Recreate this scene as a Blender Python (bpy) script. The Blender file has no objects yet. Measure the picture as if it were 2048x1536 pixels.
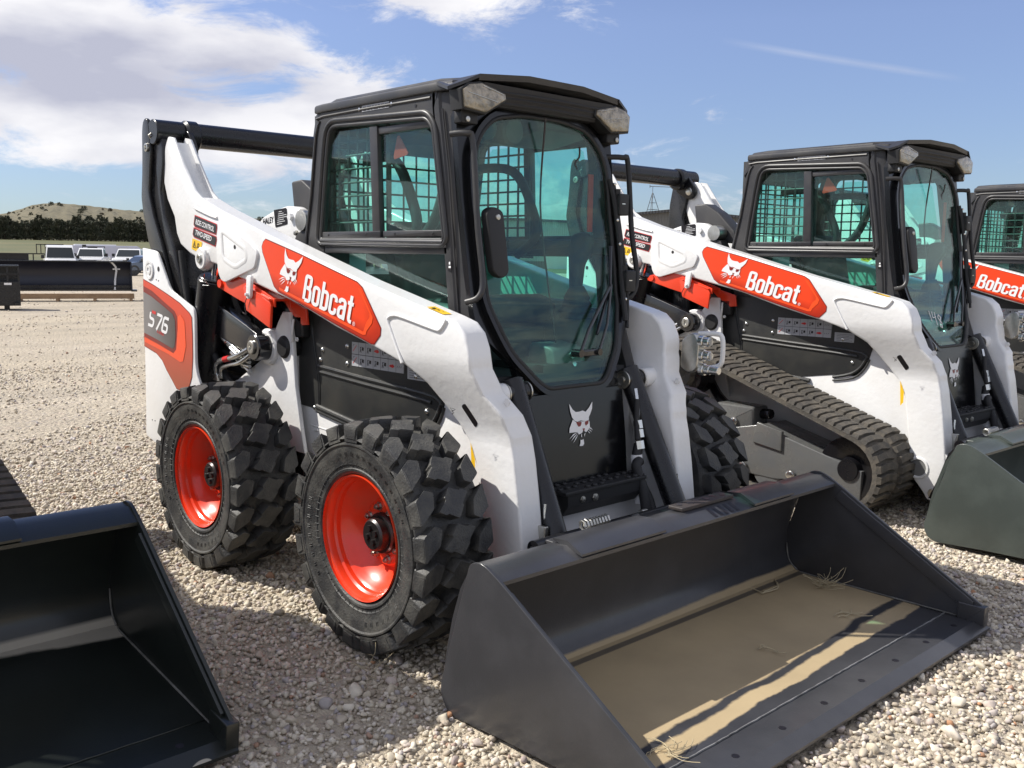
import bpy, bmesh, math, random
import numpy as np
from mathutils import Vector, Matrix
random.seed(7); np.random.seed(7)
S = bpy.context.scene
COL = S.collection
R = math.radians

# ------------------------------------------------------------------ camera, light, world
cam = bpy.data.cameras.new('camera'); camo = bpy.data.objects.new('camera', cam); COL.objects.link(camo)
camo.location = (2.7507, -2.7747, 1.3842); camo.rotation_euler = (1.4415, -0.0134, 0.8148)
cam.sensor_width = 36; cam.lens = 33.99; cam.clip_start = .05; cam.clip_end = 5000
S.camera = camo
S.render.resolution_x = 1024; S.render.resolution_y = 768
SUN = Vector((-.75, -.60, 1.0)).normalized()
sl = bpy.data.lights.new('sun', 'SUN'); sl.energy = 4.2; sl.angle = R(.5); sl.color = (1, .955, .88)
so = bpy.data.objects.new('sun', sl); COL.objects.link(so); so.rotation_euler = SUN.to_track_quat('Z', 'Y').to_euler()
S.view_settings.view_transform = 'Standard'; S.view_settings.look = 'None'; S.view_settings.gamma = 1
S.view_settings.exposure = 0.62
try:
    S.cycles.max_bounces = 8; S.cycles.transparent_max_bounces = 16
except Exception: pass

def build_world():
    w = bpy.data.worlds.new('World'); S.world = w; w.use_nodes = True
    nt = w.node_tree; N = nt.nodes; L = nt.links; N.clear()
    def n(t, **k):
        x = N.new(t)
        for a, b in k.items(): setattr(x, a, b)
        return x
    def val(s, v):
        if isinstance(v, (int, float)): s.default_value = v
        elif isinstance(v, tuple): s.default_value = v
        else: L.new(v, s)
    def M(op, a, b=0.0, c=None, clamp=False):
        x = n('ShaderNodeMath', operation=op); x.use_clamp = clamp
        val(x.inputs[0], a); val(x.inputs[1], b)
        if c is not None: val(x.inputs[2], c)
        return x.outputs[0]
    out = n('ShaderNodeOutputWorld'); bg = n('ShaderNodeBackground')
    sky = n('ShaderNodeTexSky', sky_type='NISHITA'); sky.sun_disc = False
    el = math.asin(SUN.z); sky.sun_elevation = el
    sky.sun_rotation = math.atan2(SUN.x, SUN.y)
    sky.air_density = 1.0; sky.dust_density = .35; sky.ozone_density = 2.2; sky.altitude = 500
    tc = n('ShaderNodeTexCoord'); sp = n('ShaderNodeSeparateXYZ'); L.new(tc.outputs['Generated'], sp.inputs[0])
    X, Y, Z = sp.outputs
    # azimuth relative to the view heading, degrees to the left; elevation in degrees
    az = M('MULTIPLY', M('ARCTAN2', M('SUBTRACT', M('MULTIPLY', X, -.6858), M('MULTIPLY', Y, .7278)),
                         M('SUBTRACT', M('MULTIPLY', Y, .6858), M('MULTIPLY', X, .7278))), 57.2958)
    elv = M('MULTIPLY', M('ARCSINE', Z), 57.2958)
    # cloud detail, stretched sideways
    cv = n('ShaderNodeCombineXYZ'); L.new(M('MULTIPLY', az, .15), cv.inputs[0]); L.new(M('MULTIPLY', elv, .40), cv.inputs[1])
    nz = n('ShaderNodeTexNoise'); nz.inputs['Scale'].default_value = 1.0; nz.inputs['Detail'].default_value = 12
    nz.inputs['Roughness'].default_value = .66; nz.inputs['Distortion'].default_value = .5; L.new(cv.outputs[0], nz.inputs['Vector'])
    nz2 = n('ShaderNodeTexNoise'); nz2.inputs['Scale'].default_value = .8; nz2.inputs['Detail'].default_value = 6
    nz2.inputs['Roughness'].default_value = .5
    mp = n('ShaderNodeMapping'); mp.inputs['Location'].default_value = (3.1, 7.7, 0); L.new(cv.outputs[0], mp.inputs[0]); L.new(mp.outputs[0], nz2.inputs['Vector'])
    def blob(a0, e0, wa, we, amp):
        da = M('DIVIDE', M('SUBTRACT', az, a0), wa); de = M('DIVIDE', M('SUBTRACT', elv, e0), we)
        r2 = M('ADD', M('MULTIPLY', da, da), M('MULTIPLY', de, de))
        return M('MULTIPLY', M('EXPONENT', M('MULTIPLY', r2, -1.0)), amp)
    bl = None
    for a in CLOUDS:
        b = blob(*a); bl = b if bl is None else M('ADD', bl, b)
    # scattered cloud added out of view, for reflections and to fill the shade
    aw = M('MULTIPLY', M('GREATER_THAN', M('ABSOLUTE', az), 42.0), .46); bl = M('ADD', bl, aw)
    dn = M('ADD', M('MULTIPLY', M('SUBTRACT', nz.outputs['Fac'], .5), 1.9), bl)
    cov = n('ShaderNodeMapRange'); cov.interpolation_type = 'SMOOTHSTEP'
    cov.inputs['From Min'].default_value = .22; cov.inputs['From Max'].default_value = .66; L.new(dn, cov.inputs['Value'])
    thick = n('ShaderNodeMapRange'); thick.inputs['From Min'].default_value = .40; thick.inputs['From Max'].default_value = .66
    L.new(nz2.outputs['Fac'], thick.inputs['Value'])
    gr = blob(23, 9.4, 10, 2.0, .95); th = M('MULTIPLY', M('ADD', M('MULTIPLY', thick.outputs[0], .62), gr), 1.0, clamp=True)
    cc = n('ShaderNodeMix', data_type='RGBA'); L.new(th, cc.inputs['Factor'])
    cc.inputs['A'].default_value = (8.3, 8.2, 8.3, 1); cc.inputs['B'].default_value = (4.2, 4.3, 5.2, 1)
    # a faint high contrail
    tr = M('ABSOLUTE', M('SUBTRACT', M('SUBTRACT', elv, 10.9), M('MULTIPLY', M('ADD', az, 17.5), .20)))
    tr = M('MULTIPLY', M('SUBTRACT', 1.0, M('DIVIDE', tr, .26), clamp=True), M('MULTIPLY', M('LESS_THAN', az, -11.5), M('GREATER_THAN', az, -24.5)))
    fd = M('MULTIPLY', M('DIVIDE', M('ADD', az, 24.5), 3.0, clamp=True), M('DIVIDE', M('SUBTRACT', -11.5, az), 4.0, clamp=True))
    tr = M('MULTIPLY', M('MULTIPLY', tr, fd), M('MULTIPLY', nz.outputs['Fac'], .42))
    fac = M('MAXIMUM', M('MULTIPLY', cov.outputs[0], .97), tr)
    tint = n('ShaderNodeMix', data_type='RGBA', blend_type='MULTIPLY'); tint.inputs['Factor'].default_value = 1
    L.new(sky.outputs[0], tint.inputs['A']); cr = n('ShaderNodeMix', data_type='RGBA'); cr.inputs['A'].default_value = (.60, .68, .84, 1); cr.inputs['B'].default_value = (1.12, 1.0, 1.12, 1)
    hz_ = n('ShaderNodeMapRange'); hz_.inputs['From Min'].default_value = 1.0; hz_.inputs['From Max'].default_value = 13.0; L.new(elv, hz_.inputs['Value']); L.new(hz_.outputs[0], cr.inputs['Factor']); L.new(cr.outputs['Result'], tint.inputs['B'])
    mx = n('ShaderNodeMix', data_type='RGBA'); L.new(fac, mx.inputs['Factor']); L.new(tint.outputs['Result'], mx.inputs['A']); L.new(cc.outputs['Result'], mx.inputs['B'])
    L.new(mx.outputs['Result'], bg.inputs['Color']); bg.inputs['Strength'].default_value = .082
    L.new(bg.outputs[0], out.inputs[0])
CLOUDS = [(20.5, 9.6, 7, 1.7, .42), (23, 5.2, 7, 1.0, .25), (27, 12.6, 12, 3.0, .78), (26, 7.0, 10, 2.1, .72), (14.5, 11.0, 5.0, 1.1, .50), (8.0, 8.3, 4.8, 1.75, .95), (16, 7.0, 6, 1.5, .62), (2.0, 14.3, 6.0, 1.7, .80), (14, 4.9, 6, .9, .34), (4.5, 4.8, 5, 1.5, .50),
          (13, 2.6, 9, .9, .30), (-9, 4.5, 8, 2.4, .28), (-2, 3.0, 6, 1.2, .24), (36, 9, 8, 5, .35)]
build_world()

# ------------------------------------------------------------------ materials
def mat(name, base, rough=.5, metal=0.0, coat=0.0, noise=None, bump=None, spec=.5, emit=None):
    """noise = (scale, (r,g,b) second colour, amount, detail); bump = (scale, strength)"""
    m = bpy.data.materials.new(name); m.use_nodes = True
    nt = m.node_tree; N = nt.nodes; L = nt.links; p = N['Principled BSDF']
    p.inputs['Base Color'].default_value = (*base, 1); p.inputs['Roughness'].default_value = rough
    p.inputs['Metallic'].default_value = metal; p.inputs['Coat Weight'].default_value = coat
    p.inputs['Coat Roughness'].default_value = .12
    p.inputs['Specular IOR Level'].default_value = .3 if name == 'door_panel_paint' else spec
    tc = N.new('ShaderNodeTexCoord')
    if noise:
        nz = N.new('ShaderNodeTexNoise'); nz.inputs['Scale'].default_value = noise[0]; nz.inputs['Detail'].default_value = noise[3] if len(noise) > 3 else 6
        nz.inputs['Roughness'].default_value = .62
        L.new(tc.outputs['Object'], nz.inputs['Vector'])
        mr = N.new('ShaderNodeMapRange'); mr.inputs['From Min'].default_value = .42; mr.inputs['From Max'].default_value = .72
        mr.inputs['To Max'].default_value = noise[2]; L.new(nz.outputs['Fac'], mr.inputs['Value'])
        mx = N.new('ShaderNodeMix'); mx.data_type = 'RGBA'; mx.inputs['A'].default_value = (*base, 1); mx.inputs['B'].default_value = (*noise[1], 1)
        L.new(mr.outputs[0], mx.inputs['Factor']); L.new(mx.outputs['Result'], p.inputs['Base Color'])
        r2 = N.new('ShaderNodeMapRange'); r2.inputs['To Min'].default_value = rough; r2.inputs['To Max'].default_value = min(1, rough + .25 * noise[2] + .08)
        L.new(mr.outputs[0], r2.inputs['Value']); L.new(r2.outputs[0], p.inputs['Roughness'])
    if bump:
        bn = N.new('ShaderNodeTexNoise'); bn.inputs['Scale'].default_value = bump[0]; bn.inputs['Detail'].default_value = 3
        L.new(tc.outputs['Object'], bn.inputs['Vector'])
        b = N.new('ShaderNodeBump'); b.inputs['Strength'].default_value = bump[1]; b.inputs['Distance'].default_value = .01
        L.new(bn.outputs['Fac'], b.inputs['Height']); L.new(b.outputs[0], p.inputs['Normal'])
    return m

M = {}
M['white'] = mat('white_paint', (.78, .78, .775), .30, coat=.35, noise=(4.5, (.60, .57, .51), .26, 11), bump=(42, .12))
M['white_flat'] = mat('white_print', (.82, .82, .82), .5)
M['cab'] = mat('charcoal_paint', (.030, .030, .033), .42, noise=(4, (.060, .055, .048), .55), bump=(320, .10))
M['cab2'] = mat('charcoal_rim_paint', (.028, .028, .031), .36, noise=(6, (.07, .065, .055), .5))
M['gloss'] = mat('black_gloss_paint', (.008, .008, .010), .16, coat=.5, noise=(5, (.03, .028, .024), .35))
M['black'] = mat('black_paint', (.007, .007, .009), .26, noise=(7, (.020, .019, .017), .4), bump=(160, .05))
M['link'] = mat('black_link_paint', (.014, .014, .015), .26, noise=(9, (.06, .055, .05), .30))
M['plastic'] = mat('black_plastic', (.012, .012, .013), .55)
M['panel'] = mat('dark_panel_paint', (.030, .031, .031), .38, noise=(6, (.065, .062, .05), .5), bump=(260, .08))
M['front'] = mat('door_panel_paint', (.006, .0065, .008), .20, coat=.3, noise=(5, (.02, .018, .015), .3))
M['rim'] = mat('orange_rim_paint', (.80, .045, .010), .28, coat=.4, noise=(9, (.50, .10, .05), .45, 10))
M['orange'] = mat('orange_bracket_paint', (.80, .050, .012), .35, coat=.3)
M['steel'] = mat('zinc_steel', (.55, .54, .50), .32, metal=1.0, noise=(30, (.30, .28, .22), .5))
M['darksteel'] = mat('dark_bolt_steel', (.06, .055, .055), .35, metal=.8)
M['galv'] = mat('bright_fitting_steel', (.66, .66, .64), .25, metal=1.0)
M['hose'] = mat('hose_rubber', (.012, .012, .013), .6, bump=(300, .3))
M['dec_o'] = mat('decal_orange', (.72, .052, .012), .30)
M['dec_o2'] = mat('decal_bright_orange', (.86, .085, .018), .30)
M['dec_d'] = mat('decal_maroon', (.20, .012, .008), .32)
M['dec_g'] = mat('decal_charcoal', (.055, .045, .045), .32)
M['dec_b'] = mat('decal_black', (.012, .010, .012), .35)
M['dec_w'] = mat('decal_white', (.80, .80, .80), .35)
M['dec_r'] = mat('decal_red', (.60, .02, .02), .35)
M['dec_y'] = mat('decal_yellow', (.85, .52, .02), .4)
M['dec_s'] = mat('decal_silver', (.42, .43, .45), .35)
M['lamp'] = mat('lamp_reflector', (.36, .31, .23), .15, metal=.3, coat=.9, noise=(38, (.08, .07, .05), .9, 2), bump=(60, .5))
M['belt'] = mat('orange_belt', (.75, .05, .02), .5)
M['seat'] = mat('seat_vinyl', (.018, .018, .02), .6)
M['interior'] = mat('interior_plastic', (.045, .045, .045), .5)
M['interior_l'] = mat('interior_grey_plastic', (.16, .16, .155), .5)
M['rust'] = mat('rusty_plate', (.034, .029, .028), .6, noise=(20, (.05, .032, .025), .6))
M['track'] = mat('track_rubber', (.058, .053, .046), .78, noise=(14, (.17, .145, .11), .75), bump=(90, .3))
M['under'] = mat('undercarriage_paint', (.105, .108, .110), .22, coat=.4, noise=(6, (.12, .115, .10), .5), bump=(30, .12))
M['weldgrey'] = mat('side_weld_grey', (.16, .155, .14), .6, noise=(9, (.02, .02, .02), .95))
M['wood'] = mat('skid_wood', (.42, .27, .15), .8, noise=(5, (.22, .14, .08), .6))
M['chrome'] = mat('polished_rod', (.75, .75, .75), .08, metal=1.0)

def tyre_mat():
    m = mat('tyre_rubber', (.030, .030, .030), .50, noise=(11, (.11, .105, .09), .75), bump=(130, .3)); return m
M['tyre'] = tyre_mat()

def glass_mat(name, tint, extra=0.0):
    m = bpy.data.materials.new(name); m.use_nodes = True; nt = m.node_tree; N = nt.nodes; L = nt.links; N.clear()
    o = N.new('ShaderNodeOutputMaterial'); t = N.new('ShaderNodeBsdfTransparent'); g = N.new('ShaderNodeBsdfGlossy')
    t.inputs[0].default_value = (*tint, 1); g.inputs['Roughness'].default_value = .015; g.inputs[0].default_value = (.95, 1, 1, 1)
    f = N.new('ShaderNodeLayerWeight'); f.inputs[0].default_value = .5
    pw = N.new('ShaderNodeMath'); pw.operation = 'POWER'; pw.inputs[1].default_value = 5; L.new(f.outputs['Facing'], pw.inputs[0])
    a = N.new('ShaderNodeMath'); a.operation = 'MULTIPLY_ADD'; a.inputs[1].default_value = .95; a.inputs[2].default_value = .032 + extra; L.new(pw.outputs[0], a.inputs[0])
    d = N.new('ShaderNodeBsdfDiffuse'); d.inputs[0].default_value = (.35, .36, .33, 1)
    nz = N.new('ShaderNodeTexNoise'); nz.inputs['Scale'].default_value = 7; nz.inputs['Detail'].default_value = 8; nz.inputs['Roughness'].default_value = .7
    tc = N.new('ShaderNodeTexCoord'); L.new(tc.outputs['Object'], nz.inputs['Vector'])
    mr = N.new('ShaderNodeMapRange'); mr.inputs['From Min'].default_value = .45; mr.inputs['From Max'].default_value = .8; mr.inputs['To Max'].default_value = .06; mr.inputs['To Min'].default_value = .008
    L.new(nz.outputs['Fac'], mr.inputs['Value'])
    m0 = N.new('ShaderNodeMixShader'); L.new(mr.outputs[0], m0.inputs[0]); L.new(t.outputs[0], m0.inputs[1]); L.new(d.outputs[0], m0.inputs[2])
    m1 = N.new('ShaderNodeMixShader'); L.new(a.outputs[0], m1.inputs[0]); L.new(m0.outputs[0], m1.inputs[1]); L.new(g.outputs[0], m1.inputs[2])
    L.new(m1.outputs[0], o.inputs[0]); return m
M['glass'] = glass_mat('teal_tinted_glass', (.74, .965, .915))
M['carglass'] = mat('dark_car_glass', (.02, .025, .028), .08)

def bucket_mat(name, base, mud):
    """painted steel; mud = (x limit of the dried mud on the floor, colour) in bucket space"""
    m = mat(name, base, .36, coat=.15, noise=(4, tuple(c * 2.2 for c in base), .35), bump=(200, .05))
    nt = m.node_tree; N = nt.nodes; L = nt.links; p = N['Principled BSDF']
    if mud is None: return m
    tc = N.new('ShaderNodeTexCoord'); sp = N.new('ShaderNodeSeparateXYZ'); L.new(tc.outputs['Object'], sp.inputs[0])
    nz = N.new('ShaderNodeTexNoise'); nz.inputs['Scale'].default_value = 2.2; nz.inputs['Detail'].default_value = 9; nz.inputs['Roughness'].default_value = .58
    L.new(tc.outputs['Object'], nz.inputs['Vector'])
    def MM(op, a, b, clamp=False):
        x = N.new('ShaderNodeMath'); x.operation = op; x.use_clamp = clamp
        for i, v in ((0, a), (1, b)):
            if isinstance(v, (int, float)): x.inputs[i].default_value = v
            else: L.new(v, x.inputs[i])
        return x.outputs[0]
    xs = MM('ADD', sp.outputs[0], MM('MULTIPLY', MM('SUBTRACT', nz.outputs['Fac'], .5), .11))
    if mud[0] > 0:
        # one sheet from the back of the floor to x = limit, plus a scraped band, fading up the back wall
        lim = MM('SUBTRACT', mud[0], MM('MULTIPLY', MM('SUBTRACT', sp.outputs[1], 0.0), mud[2]))
        front = MM('MULTIPLY', MM('SUBTRACT', lim, xs), 120, True)
        inside = MM('MULTIPLY', MM('SUBTRACT', .085, MM('ADD', sp.outputs[2], MM('MULTIPLY', nz.outputs['Fac'], .03))), 150, True)
        back = MM('MULTIPLY', MM('SUBTRACT', sp.outputs[0], .575), 200, True)
        band = MM('ABSOLUTE', MM('SUBTRACT', xs, MM('SUBTRACT', lim, .085)), 0)
        band = MM('MULTIPLY', MM('SUBTRACT', band, .012), 90, True)
        seam = MM('MULTIPLY', MM('SUBTRACT', MM('ABSOLUTE', MM('SUBTRACT', sp.outputs[0], .665), 0), .009), 200, True)
        fac = MM('MULTIPLY', MM('MULTIPLY', MM('MULTIPLY', front, inside), MM('MULTIPLY', back, band)), MM('MAXIMUM', seam, .25))
    else:
        n2 = N.new('ShaderNodeTexNoise'); n2.inputs['Scale'].default_value = 3.2; n2.inputs['Detail'].default_value = 2; L.new(tc.outputs['Object'], n2.inputs['Vector'])
        corner = MM('MULTIPLY', MM('SUBTRACT', MM('ADD', .615, MM('MULTIPLY', MM('SUBTRACT', sp.outputs[1], .35), .17)), xs), 60, True)
        spots = MM('MULTIPLY', MM('SUBTRACT', n2.outputs['Fac'], .63), 200, True)
        low = MM('MULTIPLY', MM('SUBTRACT', .075, sp.outputs[2]), 100, True)
        fac = MM('MULTIPLY', MM('MAXIMUM', corner, spots), low)
    geo = N.new('ShaderNodeNewGeometry'); sn = N.new('ShaderNodeSeparateXYZ'); L.new(geo.outputs['True Normal'], sn.inputs[0])
    fac = MM('MULTIPLY', fac, MM('GREATER_THAN', sn.outputs[2], .15))
    old = p.inputs['Base Color'].links[0].from_socket
    mx = N.new('ShaderNodeMix'); mx.data_type = 'RGBA'; L.new(fac, mx.inputs['Factor']); L.new(old, mx.inputs['A'])
    mx2 = N.new('ShaderNodeMix'); mx2.data_type = 'RGBA'; L.new(nz.outputs['Fac'], mx2.inputs['Factor'])
    mx2.inputs['A'].default_value = (*[c * .68 for c in mud[1]], 1); mx2.inputs['B'].default_value = (*[c * 1.35 for c in mud[1]], 1)
    L.new(mx2.outputs['Result'], mx.inputs['B']); L.new(mx.outputs['Result'], p.inputs['Base Color'])
    rr = N.new('ShaderNodeMix'); rr.data_type = 'FLOAT'; L.new(fac, rr.inputs['Factor'])
    rr.inputs['A'].default_value = .30; rr.inputs['B'].default_value = .85; L.new(rr.outputs[0], p.inputs['Roughness'])
    return m
M['bucket1'] = bucket_mat('bucket_paint', (.038, .038, .041), (1.23, (.37, .285, .165), .05))
M['bucket2'] = bucket_mat('bucket_green_grey_paint', (.050, .060, .054), None)
M['bucket0'] = bucket_mat('bucket_dark_paint', (.010, .0125, .011), (-1, (.36, .33, .27)))

# ------------------------------------------------------------------ mesh helpers
def area2(p): return sum(p[i][0] * p[(i + 1) % len(p)][1] - p[(i + 1) % len(p)][0] * p[i][1] for i in range(len(p)))
def ccw(p): return list(p) if area2(p) > 0 else list(p)[::-1]
def inset(p, d):
    n = len(p); r = []
    for i in range(n):
        a = Vector(p[i - 1]); b = Vector(p[i]); c = Vector(p[(i + 1) % n])
        e1 = (b - a).normalized(); e2 = (c - b).normalized()
        n1 = Vector((-e1.y, e1.x)); n2 = Vector((-e2.y, e2.x)); m = n1 + n2
        k = m.dot(n1)
        m = m / k if k > .35 else n1
        r.append((b.x + m.x * d, b.y + m.y * d))
    return r
def arc(cx, cy, r, a0, a1, n=8): return [(cx + r * math.cos(R(a0 + (a1 - a0) * i / n)), cy + r * math.sin(R(a0 + (a1 - a0) * i / n))) for i in range(n + 1)]
def rounded(p, r, n=4):
    """round every corner of polygon p; r a number or a list"""
    p = ccw(p); out = []; N_ = len(p)
    for i in range(N_):
        rr = r[i] if isinstance(r, (list, tuple)) else r
        a = Vector(p[i - 1]); b = Vector(p[i]); c = Vector(p[(i + 1) % N_])
        u = (a - b); v = (c - b); lu, lv = u.length, v.length; u /= lu; v /= lv
        t = min(rr, lu * .45, lv * .45)
        if t < 1e-5: out.append((b.x, b.y)); continue
        p0 = b + u * t; p2 = b + v * t
        for k in range(n + 1):
            s = k / n; q = p0 * (1 - s) ** 2 + b * 2 * s * (1 - s) + p2 * s * s
            out.append((q.x, q.y))
    return out
XZ = lambda u, v, w: (u, w, v)      # polygon in x,z extruded along y
YZ = lambda u, v, w: (w, u, v)
XY = lambda u, v, w: (u, v, w)

class MB:
    def __init__(s): s.v = []; s.f = []
    def add(s, vs, fs):
        o = len(s.v); s.v.extend(vs); s.f.extend([tuple(i + o for i in f) for f in fs]); return s
    def prism(s, poly, w0, w1, r=0, fr=XZ, r1=None, seg=3):
        """polygon (u,v) extruded from w0 to w1 with rounded rims r (at w0) and r1 (at w1)"""
        p = ccw(poly); n = len(p); r1 = r if r1 is None else r1; rings = []
        if w0 > w1: w0, w1, r, r1 = w1, w0, r1, r
        def rr(w, rad, sgn):
            res = []
            if rad <= 0: return [(w, 0)]
            for k in range(seg + 1):
                a = math.pi / 2 * k / seg; res.append((w + sgn * rad * (1 - math.sin(a)), rad * (1 - math.cos(a))))
            return res      # from the side (inset 0) to the cap (inset rad)
        lo = rr(w0, r, 1); hi = rr(w1, r1, -1)
        seq = lo[::-1] + hi
        for w, d in seq: rings.append([fr(u, v, w) for u, v in (inset(p, d) if d > 1e-6 else p)])
        vs = [q for ring in rings for q in ring]; fs = [tuple(range(n))[::-1]]
        for k in range(len(rings) - 1):
            for i in range(n):
                j = (i + 1) % n; fs.append((k * n + i, k * n + j, (k + 1) * n + j, (k + 1) * n + i))
        fs.append(tuple((len(rings) - 1) * n + i for i in range(n)))
        s.add(vs, fs); return s
    def box(s, x0, x1, y0, y1, z0, z1, r=0):
        x0, x1 = sorted((x0, x1)); y0, y1 = sorted((y0, y1)); z0, z1 = sorted((z0, z1))
        poly = [(x0, z0), (x1, z0), (x1, z1), (x0, z1)]
        if r: poly = rounded(poly, r, 3)
        return s.prism(poly, y0, y1, r)
    def ring(s, c, ax, r, n):
        ax = Vector(ax).normalized(); t = Vector((0, 0, 1)) if abs(ax.z) < .9 else Vector((1, 0, 0))
        a = ax.cross(t).normalized(); b = ax.cross(a)
        return [tuple(Vector(c) + (a * math.cos(2 * math.pi * i / n) + b * math.sin(2 * math.pi * i / n)) * r) for i in range(n)]
    def lathe(s, c, ax, prof, n=32, cap=True):
        """prof = [(radius, height along ax)]"""
        ax = Vector(ax).normalized(); o = len(s.v); k = len(prof)
        for r, h in prof: s.v.extend(s.ring(Vector(c) + ax * h, ax, max(r, 1e-5), n))
        for i in range(k - 1):
            for j in range(n):
                q = (j + 1) % n; s.f.append((o + i * n + j, o + i * n + q, o + (i + 1) * n + q, o + (i + 1) * n + j))
        if cap:
            s.f.append(tuple(o + j for j in range(n))[::-1]); s.f.append(tuple(o + (k - 1) * n + j for j in range(n)))
        return s
    def cyl(s, p0, p1, r, n=20, r1=None, ch=0):
        p0 = Vector(p0); p1 = Vector(p1); h = (p1 - p0).length; r1 = r if r1 is None else r1
        pr = [(r - ch, 0), (r, ch), (r1, h - ch), (r1 - ch, h)] if ch else [(r, 0), (r1, h)]
        return s.lathe(p0, p1 - p0, pr, n)
    def tube(s, pts, r, n=10, smooth=0, cap=True):
        P = [Vector(p) for p in pts]
        if smooth:
            Q = []
            m = len(P)
            for i in range(m - 1):
                p0 = P[max(i - 1, 0)]; p1 = P[i]; p2 = P[i + 1]; p3 = P[min(i + 2, m - 1)]
                for k in range(smooth):
                    t = k / smooth
                    Q.append(.5 * ((2 * p1) + (p2 - p0) * t + (2 * p0 - 5 * p1 + 4 * p2 - p3) * t * t + (3 * p1 - p0 - 3 * p2 + p3) * t ** 3))
            Q.append(P[-1]); P = Q
        m = len(P); o = len(s.v); prev = None
        for i in range(m):
            d = (P[min(i + 1, m - 1)] - P[max(i - 1, 0)]).normalized()
            if prev is None:
                t = Vector((0, 0, 1)) if abs(d.z) < .9 else Vector((1, 0, 0)); a = d.cross(t).normalized()
            else: a = (prev - d * prev.dot(d)).normalized()
            prev = a; b = d.cross(a)
            for j in range(n):
                th = 2 * math.pi * j / n; s.v.append(tuple(P[i] + (a * math.cos(th) + b * math.sin(th)) * r))
        for i in range(m - 1):
            for j in range(n):
                q = (j + 1) % n; s.f.append((o + i * n + j, o + i * n + q, o + (i + 1) * n + q, o + (i + 1) * n + j))
        if cap: s.f.append(tuple(o + j for j in range(n))[::-1]); s.f.append(tuple(o + (m - 1) * n + j for j in range(n)))
        return s
    def bolt(s, c, ax, r=.010, h=.008):
        c = Vector(c); ax = Vector(ax).normalized()
        s.lathe(c, ax, [(r * 1.25, 0), (r * 1.25, h * .3), (r, h * .35), (r, h), (r * .6, h * 1.15)], 6 if r < .02 else 12); return s
def mirror_y(mb):
    q = MB(); q.v = [(x, -y, z) for x, y, z in mb.v]; q.f = [f[::-1] for f in mb.f]; return q

def link(o, parent=None):
    COL.objects.link(o)
    if parent is not None: o.parent = parent
    return o
def clusters(mb, gap=.0015):
    n = len(mb.v); par = list(range(n))
    def find(i):
        while par[i] != i: par[i] = par[par[i]]; i = par[i]
        return i
    for f in mb.f:
        r = find(f[0])
        for i in f[1:]: par[find(i)] = r
    comp = {}
    for fi, f in enumerate(mb.f): comp.setdefault(find(f[0]), []).append(fi)
    boxes = []
    for r, fl in comp.items():
        P = np.array([mb.v[i] for f in [mb.f[k] for k in fl] for i in f]); boxes.append([P.min(0) - gap, P.max(0) + gap, fl])
    # merge boxes that touch
    ch = True
    while ch:
        ch = False; out = []
        while boxes:
            b = boxes.pop(); i = 0
            while i < len(boxes):
                c = boxes[i]
                if np.all(b[0] <= c[1]) and np.all(c[0] <= b[1]): b = [np.minimum(b[0], c[0]), np.maximum(b[1], c[1]), b[2] + c[2]]; boxes.pop(i); ch = True; i = 0
                else: i += 1
            out.append(b)
        boxes = out
    res = []
    for b in boxes:
        q = MB(); mp = {}
        for k in sorted(b[2]):
            f = []
            for i in mb.f[k]:
                if i not in mp: mp[i] = len(q.v); q.v.append(mb.v[i])
                f.append(mp[i])
            q.f.append(tuple(f))
        res.append(q)
    return res
SPLIT = {'weld_bead': 0, 'lip_plate': 1, 'bolts': 'bolt', 'cover_bolts': 'cover_bolt', 'link_pin': 1, 'pivot_pin': 1, 'cylinder_pin': 1, 'hinge_screws': 'hinge_screw', 'door_hinge': 1, 'wiper': 1, 'side_console': 1, 'rollers': 'roller',
         'idler_wheel': 1, 'vent_louvre': 1, 'latch_hardware': 1, 'warning_sticker': 1, 'rivets': 'rivet', 'step_bolts': 'step_bolt', 'console_screws': 'console_screw', 'bolt_hole': 1, 'slots': 'slot', 'quick_attach_hose': 1, 'hose_fitting': 1,
         'hose_sleeve': 1, 'steel_pipes': 'steel_pipe', 'coupler': 1, 'panel_hole': 1, 'plug_hole': 1, 'dark_hole_plate': 1, 'pull_cord': 1, 'cylinder_pipe': 1, 'axle_housing': 1, 'instruction_sticker': 1, 'name_bar': 1, 'lens_ridge': 1,
         'fastener': 1, 'intake_shroud': 1, 'control_link': 1, 'overhead_console': 1, 'drive_sprocket': 1, 'cylinder_boss': 1, 'back_frame': 1, 'front_crossmember': 1, 'cab_floor': 1, 'data_plate_bracket': 1, 'seat_belt': 1, 'cover_seal': 1, 'lap_bar': 1}
def obj(name, mb, m, parent=None, smooth=35, mats=None, midx=None, fix=True):
    sp_ = SPLIT.get(name)
    if sp_ and parent is not None:
        if isinstance(sp_, str): name = sp_
        cl = sorted(clusters(mb), key=lambda q: -len(q.v))
        first = None
        for q in cl:
            o = obj_(name, q, m, parent, smooth, mats, midx, fix); first = first or o
        return first
    return obj_(name, mb, m, parent, smooth, mats, midx, fix)
def obj_(name, mb, m, parent=None, smooth=35, mats=None, midx=None, fix=True):
    me = bpy.data.meshes.new(name)
    me.from_pydata([tuple(v) for v in mb.v], [], [tuple(f) for f in mb.f])
    if fix:
        bm = bmesh.new(); bm.from_mesh(me); bmesh.ops.recalc_face_normals(bm, faces=bm.faces); bm.to_mesh(me); bm.free()
    me.materials.append(m)
    if mats:
        for x in mats: me.materials.append(x)
        me.polygons.foreach_set('material_index', midx)
    if smooth:
        me.polygons.foreach_set('use_smooth', [True] * len(me.polygons)); me.set_sharp_from_angle(angle=R(smooth))
    me.update()
    return link(bpy.data.objects.new(name, me), parent)
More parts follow.
